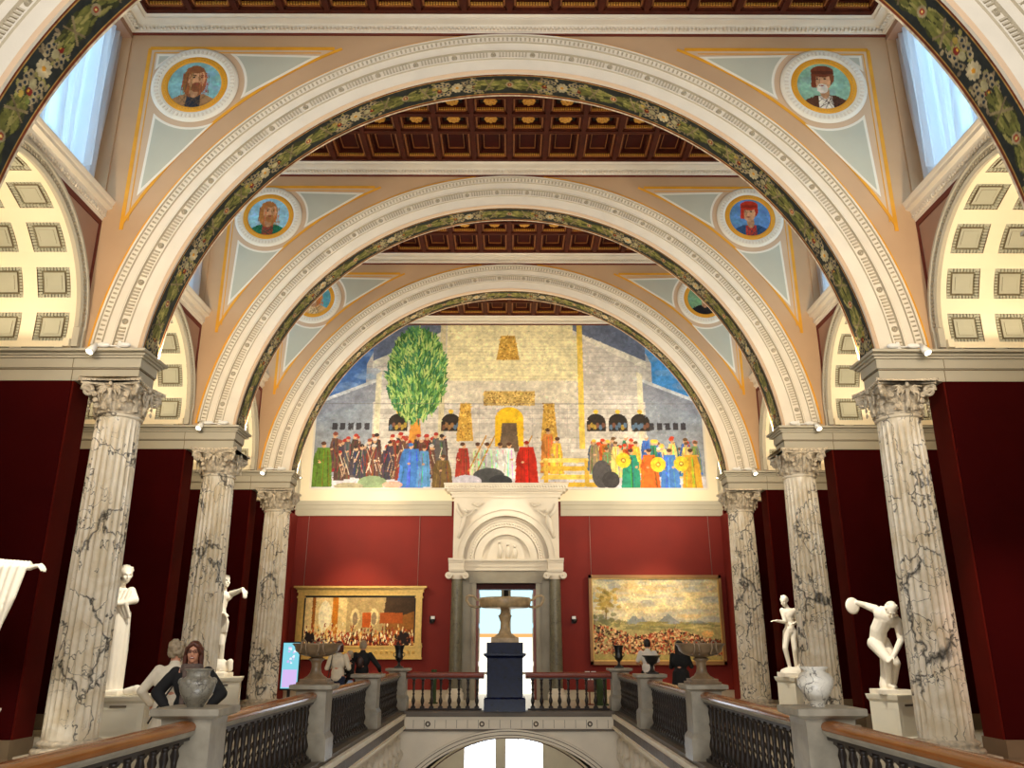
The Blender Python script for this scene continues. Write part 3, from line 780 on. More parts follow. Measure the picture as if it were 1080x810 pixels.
def capital_mb():
    mb = MB(); Z0, Z1 = 5.27, 5.83
    mb.lathe([(.34, Z0), (.345, Z0+.1), (.36, Z0+.3), (.41, Z1-.12), (.44, Z1-.1)], n=32)
    # abacus with concave sides and cut corners
    prof = []
    for s_ in range(4):
        for q in range(9):
            t = -1+2*q/8; d = .40+.085*t*t; x = t*.50
            a = s_*PI/2; px, py = x, -d; prof.append((px*math.cos(a)-py*math.sin(a), px*math.sin(a)+py*math.cos(a)))
    for z0, z1, g in ((Z1-.10, Z1-.06, .97), (Z1-.06, Z1, 1.04)):
        n = len(prof); vs = [(x*g, y*g, z) for z in (z0, z1) for x, y in prof]
        mb.add(vs, [tuple(reversed(range(n))), tuple(range(n, 2*n))]+[(i, (i+1) % n, (i+1) % n+n, i+n) for i in range(n)])
    for s_ in range(4):
        for q in range(13):
            t = -1+2*(q+.5)/13; d = .40+.085*t*t; a = s_*PI/2; px, py = t*.50*1.05, -d*1.05
            mb.sphere((px*math.cos(a)-py*math.sin(a), px*math.sin(a)+py*math.cos(a), Z1-.03), .02, 6, 4)
    def leaf(a, z0, h, w, out, r0):
        vs = []; fs = []; n = 7
        for q in range(n+1):
            t = q/n; z = z0+h*math.sin(t*1.85)/math.sin(1.57); r = r0+out*t**3+.02
            ww = w*(1-.72*t**3)*(1+.14*math.sin(t*26))
            for e in (-1, -.5, 0, .5, 1):
                rr = r+.028*(1-abs(e))-.012*abs(e); aa = a+e*ww/rr/2
                vs.append((rr*math.cos(aa), rr*math.sin(aa), z-.012*abs(e)))
        for q in range(n):
            for e in range(4): fs.append((q*5+e, q*5+e+1, q*5+e+6, q*5+e+5))
        mb.add(vs, fs, 0, True)
    for q in range(8):
        leaf(2*PI*q/8, Z0, .20, .27, .10, .335); 
        leaf(2*PI*(q+.5)/8, Z0+.05, .33, .20, .11, .34)
    for q in range(4):                      # corner scrolls
        a = PI/4+q*PI/2; pts = []; rs = []
        for i_ in range(22):
            t = i_/21; ang = -PI*.6+t*PI*2.7; rad = .105*(1-.72*t)
            u = .555+rad*math.cos(ang+PI/2+.6); zz = Z1-.20+rad*math.sin(ang+PI/2+.6); pts.append((u*math.cos(a), u*math.sin(a), zz)); rs.append(.036*(1-.4*t))
        mb.tube([(.36*math.cos(a), .36*math.sin(a), Z0+.16), (.43*math.cos(a), .43*math.sin(a), Z0+.34)]+pts, [.03, .035]+rs, 7)
        # winged figure on each face
        a = q*PI/2; T = Matrix.Rotation(a, 4, 'Z')
        def p(x, y, z): return T @ Vector((x, y, z))
        mb.tube([p(0, -.40, Z0+.06), p(0, -.425, Z0+.20), p(0, -.43, Z0+.30), p(0, -.445, Z0+.38)], [.035, .045, .032, .05], 8)
        mb.tube([p(-.04, -.41, Z0+.02), p(-.02, -.42, Z0+.2)], [.022, .03], 6); mb.tube([p(.04, -.41, Z0+.02), p(.02, -.42, Z0+.2)], [.022, .03], 6)
        mb.sphere(p(0, -.46, Z0+.455), (.034, .034, .042), 8, 6)
        for e in (-1, 1):
            mb.tube([p(e*.045, -.44, Z0+.385), p(e*.10, -.455, Z0+.30), p(e*.13, -.44, Z0+.22)], [.018, .015, .012], 6)
            for w in range(5):
                mb.tube([p(e*.03, -.42, Z0+.37), p(e*(.13+.012*w), -.445, Z0+.44-.035*w), p(e*(.24-.025*w), -.46, Z0+.42-.065*w)], [.02, .022, .008], 5)
            for w in range(3):
                c_ = p(e*(.20+.03*w), -.42+.01*w, Z0+.09+.10*w); mb.arc([(.012, -.015), (.03, -.02), (.045, -.012)], 0, 0, 0, 2*PI, 8, 0, T=Matrix.Translation(c_) @ T, closed=False); mb.sphere(c_, .02, 6, 4)
    return mb
pillar = thing('marble_column', (0, 0, 0))
shaft_mb().build('shaft', [M['marble']], pillar); base_mb().build('base', [M['capital']], pillar); capital_mb().build('capital', [M['capital']], pillar)
CW = ['beside the nearest pedestals', 'large fluted marble column carrying the %s foot of the second great arch', 'fluted marble column carrying the %s foot of the third great arch', 'fluted marble column carrying the %s foot of the farthest great arch']
for i in (1, 2, 3):
    for s in (-1, 1):
        o = pillar if (i, s) == (1, -1) else copy_tree(pillar)
        o.location = (s*6.56, F[i]+TH/2, 0); o.rotation_euler = (0, 0, (i*2+(s > 0))*PI/2)
        tag(o, CW[i] % SIDEN[s], 'column', 'fluted marble columns')
struct_cols = None
for s in (-1, 1):
    o = copy_tree(pillar); o.location = (s*6.70, F[0]+TH/2, 0)
    tag(o, 'fluted marble column at the %s edge, under the nearest great arch' % SIDEN[s], 'column', 'fluted marble columns')

# ---- floors and stairwell -----------------------------------------------------
PX = 2.95
mb = MB()
for s in (-1, 1): mb.box(min(s*2.78, s*XO), max(s*2.78, s*XO), -3, END, -.14, 0, 0)
mb.box(-2.78, 2.78, F[3]-.03, END+6, -.14, 0, 0); mb.box(-2.78, 2.78, -3, .8, -.14, 0, 0)
struct(mb.build('floor', [M['floor']]))
mb = MB(); mb.box(-3.3, 3.3, -3, END+.2, -5.3, -5.2, 0); struct(mb.build('floor_lower', [M['floor']]))
mb = MB()
for s in (-1, 1): mb.box(min(s*2.74, s*3.18), max(s*2.74, s*3.18), .8, F[3]+.0, -.06, .012, 0)
mb.box(-2.9, 2.9, F[3]-.11, F[3]+.35, -.12, .012, 0)
struct(mb.build('trim_stair_ledge', [M['ledge']]))
for s in (-1, 1):
    mb = MB()
    def bx(xa, xb, *r): mb.box(min(s*xa, s*xb), max(s*xa, s*xb), *r)
    bx(2.86, 3.2, .8, F[3], -5.2, -.061, 0)
    bx(2.66, 2.88, .8, F[3]-.02, -.11, -.06, 2); bx(2.68, 2.88, .8, F[3]-.02, -.14, -.11, 2); bx(2.70, 2.88, .8, F[3]-.02, -.36, -.14, 2); bx(2.66, 2.88, .8, F[3]-.02, -.40, -.36, 2); bx(2.72, 2.88, .8, F[3]-.02, -.46, -.40, 2)
    yy = 5.
    while yy < F[3]-.2:
        bx(2.69, 2.71, yy, yy+.035, -.33, -.17, 1)
        if int(yy/.09) % 9 == 0: bx(2.685, 2.71, yy+.04, yy+.08, -.32, -.18, 1)
        yy += .09
    r2 = random.Random(40+s); yy = 9.
    while yy < F[3]-.3:           # carved procession in low relief
        h = r2.uniform(.75, .95); zb = -1.62
        bx_ = s*2.84
        if r2.random() < .5:
            mb.sphere((bx_, yy, zb+h), (.06, .07, .09), 8, 6, 0); mb.tube([(bx_, yy, zb+h-.08), (bx_, yy+.03, zb+h*.5), (bx_, yy, zb)], [.07, .10, .07], 8, 0)
            mb.tube([(bx_, yy, zb+h-.15), (bx_-s*.02, yy+.16, zb+h-.3), (bx_, yy+.22, zb+h-.1)], [.04, .035, .03], 6, 0)
            yy += .24
        else:
            mb.tube([(bx_, yy, zb+.55), (bx_, yy+.3, zb+.6), (bx_, yy+.55, zb+.55)], [.12, .14, .12], 8, 0)
            mb.tube([(bx_, yy+.5, zb+.6), (bx_, yy+.68, zb+.95), (bx_, yy+.8, zb+.88)], [.12, .08, .05], 8, 0)
            for l in (0, .1, .45, .55): mb.tube([(bx_, yy+l, zb+.5), (bx_, yy+l+.06, zb+.25), (bx_, yy+l, zb)], [.06, .04, .03], 6, 0)
            yy += .62
    struct(mb.build('wall_stair_'+SIDEN[s], [M['stone'], M['ledge'], M['plaster']]))
# landing front with its segmental arch
mb = MB(); Y = F[3]-.04
mb.box(-2.8, 2.8, Y-.04, Y+.3, -.18, -.12, 0)
mb.box(-2.8, 2.8, Y, Y+.3, -.42, -.18, 0); mb.box(-2.8, 2.8, Y-.05, Y+.3, -.47, -.42, 1)
for q in range(60):
    x = -2.75+5.5*q/59
    if q % 15 == 7: rosette(mb, (0, 0, 0), .001, 0, 1); mb.arc([(.03, Y+.001), (.05, Y-.02), (.07, Y+.001)], x, -.30, 0, 2*PI, 16, 1, closed=False)
    elif q % 3 == 0: mb.box(x-.005, x+.005, Y-.008, Y, -.40, -.20, 1)
Rg = 3.55; zc = -.62-Rg; hw = 2.86
arch_wall(mb, hw, zc+math.sqrt(Rg*Rg-2.6**2), -.42, Rg, zc, Y+.02, Y+.5, 0, a0=math.acos(2.6/Rg))
for ra, rb, pr, mi_ in ((Rg, Rg+.05, .05, 0), (Rg+.05, Rg+.07, .015, 1), (Rg+.07, Rg+.14, .05, 0), (Rg+.14, Rg+.16, .02, 1), (Rg+.16, Rg+.20, .08, 0)):
    mb.arc([(ra, Y+.03), (ra, Y+.02-pr), (rb, Y+.02-pr), (rb, Y+.03)], 0, zc, math.acos(2.55/Rg), PI-math.acos(2.55/Rg), 60, mi_)
struct(mb.build('wall_landing', [M['stone'], M['ledge']]))
mb = MB()
mb.box(-3.3, 3.3, END-.1, END+.1, -5.2, -2.9, 0)
mb.box(-3.3, -1.38, END-.1, END+.1, -2.9, -.14, 0); mb.box(1.05, 3.3, END-.1, END+.1, -2.9, -.14, 0); mb.box(-1.38, 1.05, END-.1, END+.1, -1.15, -.14, 0); mb.box(-.42, -.10, END-.12, END+.1, -2.9, -1.15, 0)
for s in (-1, 1): mb.box(min(s*2.9, s*3.3), max(s*2.9, s*3.3), F[3]+.4, END, -5.2, -.14, 0)
struct(mb.build('wall_lower_hall', [M['stone']]))
for n_, (a, b_) in enumerate(((-1.38, -.42), (-.10, 1.05))):
    mb = MB(); mb.box(a, b_, END+.02, END+.05, -2.9, -1.15, 0)
    for q in range(1, 3): mb.box(a+(b_-a)*q/3-.012, a+(b_-a)*q/3+.012, END, END+.02, -2.9, -1.15, 1)
    struct(mb.build('window_%d' % (9+n_), [M['daylight2'], M['white']]))
mb = MB()
for q in range(-4, 5):
    a0_ = PI/2+q*.17
    mb.arc([(3.0, F[3]+.6), (3.0, F[3]+.75), (3.06, F[3]+.75), (3.06, F[3]+.6)], 0, -3.7, .3, PI-.3, 30, 1) if q == 0 else None
mb.arc([(3.05, F[3]+.5), (3.05, END-.1), (3.1, END-.1), (3.1, F[3]+.5)], 0, -3.72, .15, PI-.15, 40, 0)
struct(mb.build('ceiling_lower_hall', [M['cream'], M['wood']]))

# ---- balustrades ---------------------------------------------------------------
BAL = [(.030, .0), (.055, .0), (.055, .06), (.035, .07), (.028, .10), (.040, .14), (.052, .19), (.050, .23), (.030, .30), (.022, .36), (.034, .38), (.034, .40), (.022, .42),
       (.026, .47), (.040, .50), (.040, .52), (.024, .54), (.028, .62), (.040, .68), (.028, .735), (.034, .75), (.050, .77), (.050, .80)]
balme = None
def baluster_mesh():
    mb = MB(); mb.lathe(BAL, n=12); mb.sq([(.06, 0), (.06, .045)]); mb.sq([(.05, .775), (.05, .80)])
    return mb.mesh('baluster', M['bronze'])
BALM = baluster_mesh()
def balustrade(p0, p1, label, n, redrail=False, big=False, inner=1):
    p0, p1 = Vector(p0), Vector(p1); d = (p1-p0); L = d.length; d.normalize(); nn = Vector((-d.y, d.x, 0))
    t = thing('balustrade', ((p0+p1)/2)[:], label, 'balustrade', 'balustrade sections round the stairwell')
    zt = .958
    def sweep(name, prof, mt, x0=0., x1=L):
        n_ = len(prof); vs = []
        for u in (x0, x1):
            for a, z in prof: vs.append(p0+d*u+nn*a+Vector((0, 0, z)))
        mb = MB(); mb.add(vs, [tuple(range(n_)), tuple(reversed(range(n_, 2*n_)))]+[(i, i+n_, (i+1) % n_+n_, (i+1) % n_) for i in range(n_)], 0)
        return mb.build(name, mt, t)
    w = .095 if not redrail else .06
    pr = [(w*math.cos(a), zt-.055+.055*math.sin(a)) for a in [PI*q/10 for q in range(11)]]+[(-w*.9, zt-.085), (w*.9, zt-.085)]
    e0 = .055 if not redrail else .0
    sweep('handrail', pr, M['redrail'] if redrail else M['rail'])
    sweep('rail_moulding', [(w*.95, zt-.085), (-w*.95, zt-.085), (-w*.95, zt-.10), (-w*.6, zt-.135), (w*.6, zt-.135), (w*.95, zt-.10)], M['redrail'] if redrail else M['pedestal'])
    sweep('top_rail', [(.05, zt-.135), (-.05, zt-.135), (-.05, zt-.165), (.05, zt-.165)], M['bronze'])
    sweep('bottom_rail', [(.08, .055), (-.08, .055), (-.08, .012), (.08, .012)], M['bronze'], .06, L-.06)
    for i in range(n):
        b_ = bpy.data.objects.new('baluster', BALM); C.objects.link(b_); b_.parent = t
        q = p0+d*(.07+(L-.14)*(i+.5)/n)-Vector(t.location); b_.location = (q.x, q.y, .053); b_.scale = (1, 1, .925)
    return t
PY = [F_+.30 for F_ in F]
WHERE = ['nearest section, ending at the small vase pedestal', 'from the small vase pedestal to the wide bowl pedestal', 'just beyond the wide bowl pedestal', 'last section, ending at the black urn pedestal']
for s in (-1, 1):
    sn = SIDEN[s]
    for j in range(4):
        ya = 2.9 if j == 0 else PY[j-1]+.231; yb = PY[j]-.231
        balustrade((s*PX, ya, 0), (s*PX, yb, 0), 'wood-railed balustrade, %s, %s' % (sn, WHERE[j]), int((yb-ya)/.235), big=j == 0)
    xa, xb = (-PX+.231, -.66) if s < 0 else (.44, PX-.231)
    balustrade((xa, PY[3], 0), (xb, PY[3], 0), 'dark turned balustrade across the far landing, %s of the blue plinth' % sn, 8 if s < 0 else 9, redrail=True)
def pedestal_mb():
    mb = MB()
    mb.sq([(.27, 0), (.27, .30), (.255, .33), (.235, .36), (.225, .38), (.225, .90), (.230, .955), (.255, .962), (.28, .972), (.30, .985), (.315, .99), (.315, 1.045), (.305, 1.05)])
    return mb
ped = thing('pedestal', (0, 0, 0)); pedestal_mb().build('block', M['pedestal'], ped)
PL = ['carrying the small veined vase', 'carrying the wide footed stone bowl', 'carrying the low dark bowl', 'at the far corner carrying the tall dark urn']
PLL = ['carrying the small grey vase with bosses', 'carrying the wide footed stone bowl', 'beside the visitor in black', 'at the far corner carrying the tall dark urn']
first = True
for s in (-1, 1):
    for j in range(4):
        o = ped if first else copy_tree(ped); first = False
        o.location = (s*PX, PY[j], .012)
        tag(o, 'grey stone balustrade pedestal on the %s, %s' % (SIDEN[s], (PLL if s < 0 else PL)[j]), 'pedestal', 'balustrade pedestals')
ZP = 1.063
# small vases
def loop(c, rx, rz, n=14, a0=0, a1=2*PI, T=None):
    return [(c[0]+rx*math.cos(a0+(a1-a0)*q/n), c[1], c[2]+rz*math.sin(a0+(a1-a0)*q/n)) for q in range(n+1)]
t = thing('vase', (-PX+.0, PY[0]-.05, ZP), 'grey marble vase with round bosses on the left nearest pedestal', 'vase')
mb = MB(); c = (-PX, PY[0]-.05, ZP)
mb.lathe([(.075, 0), (.08, .012), (.085, .02), (.11, .06), (.15, .13), (.165, .19), (.155, .235), (.12, .262), (.105, .275), (.105, .315), (.125, .33), (.135, .336), (.12, .34), (.09, .32), (.085, .28)], c, 36)
mb.build('body', M['vase_marble'], t)
for q in range(6):
    a = q*PI/3+.3; mb = MB(); mb.sphere((c[0]+.142*math.cos(a), c[1]+.142*math.sin(a), c[2]+.225), .036, 10, 8); mb.build('boss', M['vase_marble'], t)
t = thing('vase', (PX-.04, PY[0]-.05, ZP), 'white vase with dark veins on the right nearest pedestal', 'vase')
mb = MB(); c = (PX-.04, PY[0]-.05, ZP)
mb.lathe([(.065, 0), (.07, .012), (.065, .03), (.09, .065), (.135, .13), (.165, .20), (.165, .25), (.135, .295), (.105, .31), (.10, .325), (.125, .345), (.132, .355), (.12, .36), (.09, .34), (.085, .30)], c, 36)
mb.build('body', mat_marble('white veined vase stone', rgb(226, 220, 206), rgb(60, 52, 50), 3.2, .5, .3), t)
# wide footed bowls
for s in (-1, 1):
    c = (s*PX, PY[1], ZP)
    t = thing('stone_bowl', c, 'wide shallow tan stone bowl on a tall foot, %s second pedestal' % SIDEN[s], 'bowl', 'wide footed stone bowls')
    mb = MB(); mb.sq([(.235, 0), (.235, .035), (.20, .04), (.20, .075)], c)
    mb.build('foot_block', M['bowlstone'], t)
    mb = MB(); mb.lathe([(.18, .075), (.17, .09), (.12, .12), (.085, .17), (.07, .24), (.075, .30), (.09, .33), (.13, .36), (.10, .375), (.09, .39)], c, 30); mb.build('stem', M['bowlstone'], t)
    mb = MB(); mb.lathe([(.09, .39), (.16, .40), (.26, .43), (.325, .48), (.345, .545), (.375, .57), (.385, .585), (.36, .59), (.32, .56), (.22, .46), (.05, .43)], c, 44); mb.build('bowl', M['bowlstone'], t)
    for e in (-1, 1):
        for g in (-1, 1):
            mb = MB(); x = c[0]+e*.13; y = c[1]+g*.36
            mb.tube([(x-.05, y-g*.10, c[2]+.43), (x-.055, y, c[2]+.44), (x-.03, y+g*.01, c[2]+.52), (x-.035, y-g*.0, c[2]+.60), (x, y-g*.03, c[2]+.635), (x+.035, y, c[2]+.60), (x+.03, y+g*.01, c[2]+.52), (x+.055, y, c[2]+.44), (x+.05, y-g*.10, c[2]+.43)], .014, 8)
            mb.build('handle', M['bowlstone'], t)
# low dark bowl (right third pedestal) and urns at the corners
def dark_bowl(c, lab):
    t = thing('dark_bowl', c, lab, 'bowl', 'low dark bowls')
    mb = MB(); mb.sq([(.12, 0), (.12, .03)], c); mb.build('foot_block', M['blackstone'], t)
    mb = MB(); mb.lathe([(.10, .03), (.05, .07), (.035, .12), (.04, .17), (.06, .19)], c, 20); mb.build('stem', M['blackstone'], t)
    mb = MB(); mb.lathe([(.06, .19), (.10, .21), (.13, .27), (.15, .32), (.20, .355), (.205, .365), (.17, .36), (.12, .33), (.06, .26)], c, 30); mb.build('bowl', M['blackstone'], t)
dark_bowl((PX+.06, PY[2], ZP), 'low black stone bowl on the right third pedestal, before the man in white')
for s in (-1, 1):
    c = (s*PX, PY[3], ZP)
    t = thing('urn', c, 'tall black krater urn on the %s far corner pedestal' % SIDEN[s], 'urn', 'tall dark urns')
    mb = MB(); mb.sq([(.11, 0), (.11, .04)], c); mb.build('foot_block', M['blackstone'], t)
    mb = MB(); mb.lathe([(.085, .04), (.04, .08), (.03, .13), (.04, .17), (.08, .20), (.11, .26), (.115, .29), (.095, .32), (.10, .44), (.125, .53), (.145, .565), (.145, .58), (.115, .56), (.08, .48)], c, 30); mb.build('body', M['blackstone'], t)
    for e in (-1, 1):
        mb = MB(); mb.tube([(c[0]+e*.10, c[1], c[2]+.28), (c[0]+e*.145, c[1], c[2]+.31), (c[0]+e*.15, c[1], c[2]+.37), (c[0]+e*.095, c[1], c[2]+.39)], .011, 8); mb.build('handle', M['blackstone'], t)
# central plinth and great vase
CX = -.11; c = (CX, PY[3]-.02, .012)
t = thing('granite_plinth', c, 'tall polished dark blue plinth at the middle of the far landing', 'plinth')
mb = MB(); mb.sq([(.54, 0), (.54, .30), (.50, .34)], c); mb.build('base', M['blue'], t)
mb = MB(); mb.sq([(.47, .34), (.47, 1.30), (.49, 1.33), (.55, 1.37), (.56, 1.42), (.50, 1.43)], c); mb.build('body', M['blue'], t)
mb = MB(); mb.sq([(.48, 1.43), (.48, 1.70)], c); mb.build('cap', M['blue'], t)
c2 = (CX, PY[3]-.02, 1.712)
t = thing('great_vase', c2, 'great shallow two-handled stone vase on the blue plinth', 'vase')
mb = MB(); mb.sq([(.37, 0), (.37, .12), (.33, .14)], c2); mb.build('foot_block', M['tan_stone'], t)
mb = MB(); mb.lathe([(.30, .14), (.27, .17), (.18, .24), (.13, .36), (.12, .52), (.15, .60), (.17, .66), (.19, .70), (.15, .72), (.12, .78), (.12, .86)], c2, 36); mb.build('stem', M['tan_stone'], t)
mb = MB(); mb.lathe([(.12, .86), (.40, .885), (.62, .90), (.68, .93), (.70, 1.03), (.71, 1.13), (.68, 1.17), (.62, 1.15), (.60, 1.02), (.20, .95)], c2, 56); mb.build('bowl', M['tan_stone'], t)
for e in (-1, 1):
    mb = MB(); x = c2[0]; y = c2[1]; z = c2[2]
    mb.tube([(x+e*.66, y, z+.93), (x+e*.82, y, z+.92), (x+e*.97, y, z+.97), (x+e*1.05, y, z+1.10), (x+e*1.06, y, z+1.19), (x+e*.98, y, z+1.23), (x+e*.85, y, z+1.20), (x+e*.76, y, z+1.12), (x+e*.68, y, z+1.10)], .035, 10)
    mb.build('handle', M['tan_stone'], t)

# ---- end wall --------------------------------------------------------------------
mb = MB(); XD = -.10; OW = 1.02
for a, b_ in ((-7.3, XD-OW), (XD+OW, 7.3)): mb.box(a, b_, END, END+.3, 0, BB+.5, 0)
for a, b_ in ((-XO, -7.3), (7.3, XO)): mb.box(a, b_, END, END+.3, 0, BB+.5, 2)  # aisle stretches of the end wall, shade put into their red
mb.box(XD-OW, XD+OW, END, END+.3, 3.7, BB, 0)
mb.box(-XO, XO, END+.001, END+.3, BB+.5, CEIL+.4, 1); mb.box(XD-OW, XD+OW, END, END+.3, BB, BB+.5, 0)
struct(mb.build('wall_end', [M['red'], M['cream'], M['red_shade']]))
for s in (-1, 1):
    mb = MB(); mb.box(min(s*7.27, s*7.35), max(s*7.27, s*7.35), F[3]+TH, END, 0, BB, 0) if False else mb.box(min(s*7.18, s*7.3), max(s*7.18, s*7.3), END-.8, END, 0, BB, 0)
    struct(mb.build('wall_%s_return' % SIDEN[s], [M['red']]))
mb = MB()
for a, b_ in ((-7.25, XD-1.82), (XD+1.82, 7.25)):
    mb.box(a, b_, END-.04, END, 0, .25, 0); mb.box(a, b_, END-.06, END, .25, .29, 0)
struct(mb.build('baseboard_end', [M['floor']]))
mb = MB()
for a, b_ in ((-7.25, XD-1.85), (XD+1.85, 7.25)):
    mb.box(a, b_, END-.06, END+.01, BB, BB+.22, 1); mb.box(a, b_, END-.09, END+.01, BB+.22, BB+.36, 1); mb.box(a, b_, END-.13, END+.01, BB+.36, BB+.50, 1)
mb.box(-7.25, 7.25, END-.05, END+.01, BB+.50, BB+.93, 0); 
for s in (-1, 1): mb.box(min(s*6.80, s*7.25), max(s*6.80, s*7.25), END-.03, END-.001, BB+.93, CORN, 0); mb.box(min(s*6.78, s*6.84), max(s*6.78, s*6.84), END-.08, END+.01, BB+.93, CORN, 2)
mb.box(-6.8, 6.8, END-.08, END+.01, BB+.89, BB+.95, 2)
struct(mb.build('trim_mural_border', [M['cream'], M['beam'], M['stone']]))

# mural: generic northern timber hall with a festive crowd
def make_mural():
    W_, H_ = 13.6, 6.12; cv = Canvas(900, 405, W_, H_, k(196, 186, 176)); r2 = random.Random(11)
    # plank hall
    for j in range(34):
        z = j*H_/34; f = 1+r2.uniform(-.04, .05); cv.poly([(0, z), (W_, z), (W_, z+H_/34), (0, z+H_/34)], tuple(min(1, q*f) for q in k(206, 196, 182)))
        cv.line(0, z, W_, z, .012, k(160, 150, 138), .7)
    cv.poly([(4.55, 3.9), (9.35, 3.9), (9.35, H_), (4.55, H_)], k(240, 226, 176)); cv.poly([(4.2, 3.1), (9.2, 3.1), (9.2, 3.95), (4.2, 3.95)], k(222, 210, 186))
    for j in range(20): cv.line(4.55, 3.9+j*.115, 9.35, 3.9+j*.115, .010, k(206, 186, 140), .8)
    for x in [4.2+q*.31 for q in range(17)]: cv.line(x, 1.4, x, 3.1, .012, k(170, 160, 152), .8)
    # skies and low roofs at both ends
    for sx in (0, 1):
        def X(x): return x if sx == 0 else W_-x
        cv.poly([(X(0), 2.4), (X(0), H_), (X(2.4), H_), (X(1.7), 4.6), (X(1.7), 3.6)], k(84, 118, 172) if sx == 0 else k(80, 150, 210))
        for q in range(14): cv.ell(X(r2.uniform(.3, 2)), r2.uniform(3, 5.8), .35, .12, k(150, 172, 200), .4)
        cv.poly([(X(0), 2.5), (X(0), 3.1), (X(2.2), 4.0), (X(2.2), 3.2)], k(150, 150, 156)); cv.line(X(0), 3.1, X(2.3), 4.05, .12, k(214, 212, 206))
        cv.poly([(X(0), 0), (X(0), 2.6), (X(2.0), 3.3), (X(2.0), 0)], k(148, 152, 158))
        for q in range(5): cv.poly([(X(.6+.28*q), 2.1), (X(.78+.28*q), 2.1), (X(.78+.28*q), 2.35), (X(.6+.28*q), 2.35)], k(64, 60, 62))
        cv.poly([(X(1.9), 4.4), (X(4.5), 5.75), (X(4.5), 5.95), (X(1.9), 4.75)], k(228, 220, 200)); cv.poly([(X(1.9), 4.7), (X(4.5), 5.92), (X(4.5), H_), (X(1.9), H_)], k(110, 118, 138))
        cv.poly([(X(2.05), 1.3), (X(2.05), 4.2), (X(2.25), 4.3), (X(2.25), 1.3)], k(226, 214, 178))
    cv.poly([(9.25, 1.4), (9.25, H_), (9.45, H_), (9.45, 1.4)], k(236, 200, 90))
    cv.poly([(4.3, 1.4), (4.3, H_), (4.5, H_), (4.5, 1.4)], k(214, 200, 160))
    for x in (2.9, 4.75, 9.85, 10.62, 11.4):           # arched openings with onlookers
        cv.poly([(x-.33, 2.05), (x-.33, 2.4), (x+.33, 2.4), (x+.33, 2.05)], k(52, 44, 36)); cv.ell(x, 2.4, .33, .30, k(52, 44, 36))
        for q in range(6): cv.ell(x-.25+.1*q, 2.2+.08*(q % 2), .06, .10, r2.choice([k(150, 110, 70), k(90, 110, 130), k(170, 140, 60), k(120, 80, 60)]))
        cv.ell(x, 2.78, .09, .08, k(226, 184, 70))
    # hanging gilt cloths
    for x, z, w, h in ((6.75, 4.75, .42, .95), (5.25, 1.7, .30, 1.4), (8.2, 1.7, .30, 1.4)):
        cv.poly([(x-w, z), (x+w, z), (x+w*.6, z+h), (x-w*.6, z+h)], k(206, 160, 70))
        for q in range(70): cv.ell(x+r2.uniform(-w*.75, w*.75), z+r2.random()*h, .03, .03, r2.choice([k(236, 196, 100), k(160, 116, 50)]))
    cv.poly([(5.9, 3.0), (7.7, 3.0), (7.7, 3.55), (5.9, 3.55)], k(206, 170, 96))
    for q in range(160): cv.ell(r2.uniform(5.9, 7.7), r2.uniform(3.0, 3.55), .03, .03, r2.choice([k(240, 206, 120), k(150, 116, 60)]))
    cv.poly([(6.3, 1.5), (6.3, 2.5), (7.3, 2.5), (7.3, 1.5)], k(232, 180, 40)); cv.ell(6.8, 2.5, .5, .45, k(236, 186, 40)); cv.poly([(6.45, 1.3), (6.55, 2.35), (7.05, 2.35), (7.15, 1.3)], k(110, 90, 70))
    # tree
    cv.poly([(3.25, 1.2), (3.35, 2.6), (3.65, 2.6), (3.8, 1.2)], k(206, 140, 60))
    cv.ell(3.5, 4.25, 1.05, 1.75, k(84, 128, 62))
    for q in range(900):
        a = r2.uniform(0, 2*PI); r_ = math.sqrt(r2.random()); x, z = 3.5+1.08*r_*math.cos(a), 4.2+1.82*r_*math.sin(a)
        cv.ell(x, z, .15, .028, r2.choice([k(120, 168, 84), k(60, 104, 50), k(168, 200, 110), k(90, 146, 90), k(52, 110, 78), k(190, 206, 120)]), 1, PI/2+r2.uniform(-.5, .5)+(x-3.5)*-.5)
    # ground and crowd
    cv.poly([(0, 0), (W_, 0), (W_, .42), (0, .42)], k(206, 200, 204))
    def fig(x, z, h, col, head=k(206, 160, 120), hat=None, w=.17):
        cv.poly([(x-w*1.25, z), (x-w, z+h*.55), (x-w*.7, z+h*.8), (x+w*.7, z+h*.8), (x+w, z+h*.55), (x+w*1.25, z)], col)
        for q in range(5): xx = x+r2.uniform(-w, w); cv.line(xx, z, x+(xx-x)*.6, z+h*.75, .022, tuple(min(1, c_*r2.choice([.65, .8, 1.25])) for c_ in col))
        cv.poly([(x-w*.2, z+h*.35), (x-w*1.15, z+h*.5), (x-w*.9, z+h*.72)], tuple(c_*.85 for c_ in col)); hh = min(h*.075, .105); cv.ell(x+r2.uniform(-.03, .03), z+h*.80+hh*.9, hh*.72, hh, head); cv.ell(x+r2.uniform(-.03, .03), z+h*.80+hh*1.5, hh*.85, hh*.65, hat or k(90, 60, 44)); cv.ell(x+w*r2.uniform(-.8, .8), z+h*.5, .05, .04, head)
    dk = [k(62, 52, 50), k(84, 60, 54), k(70, 62, 70), k(110, 74, 60), k(96, 88, 84), k(130, 56, 44)]
    for q in range(70): fig(.7+r2.random()*3.9, r2.uniform(.25, .75), r2.uniform(1.1, 1.4), r2.choice(dk), hat=r2.choice([k(170, 56, 44), k(200, 190, 180), k(60, 46, 42), k(150, 80, 60)]), w=.15)
    for q in range(60): cv.line(*(lambda x, z: (x, z, x+r2.uniform(-.15, .15), z+.4))(.8+r2.random()*3.6, r2.uniform(.3, 1.2)), .022, r2.choice([k(190, 160, 130), k(150, 50, 40), k(220, 206, 180)]))
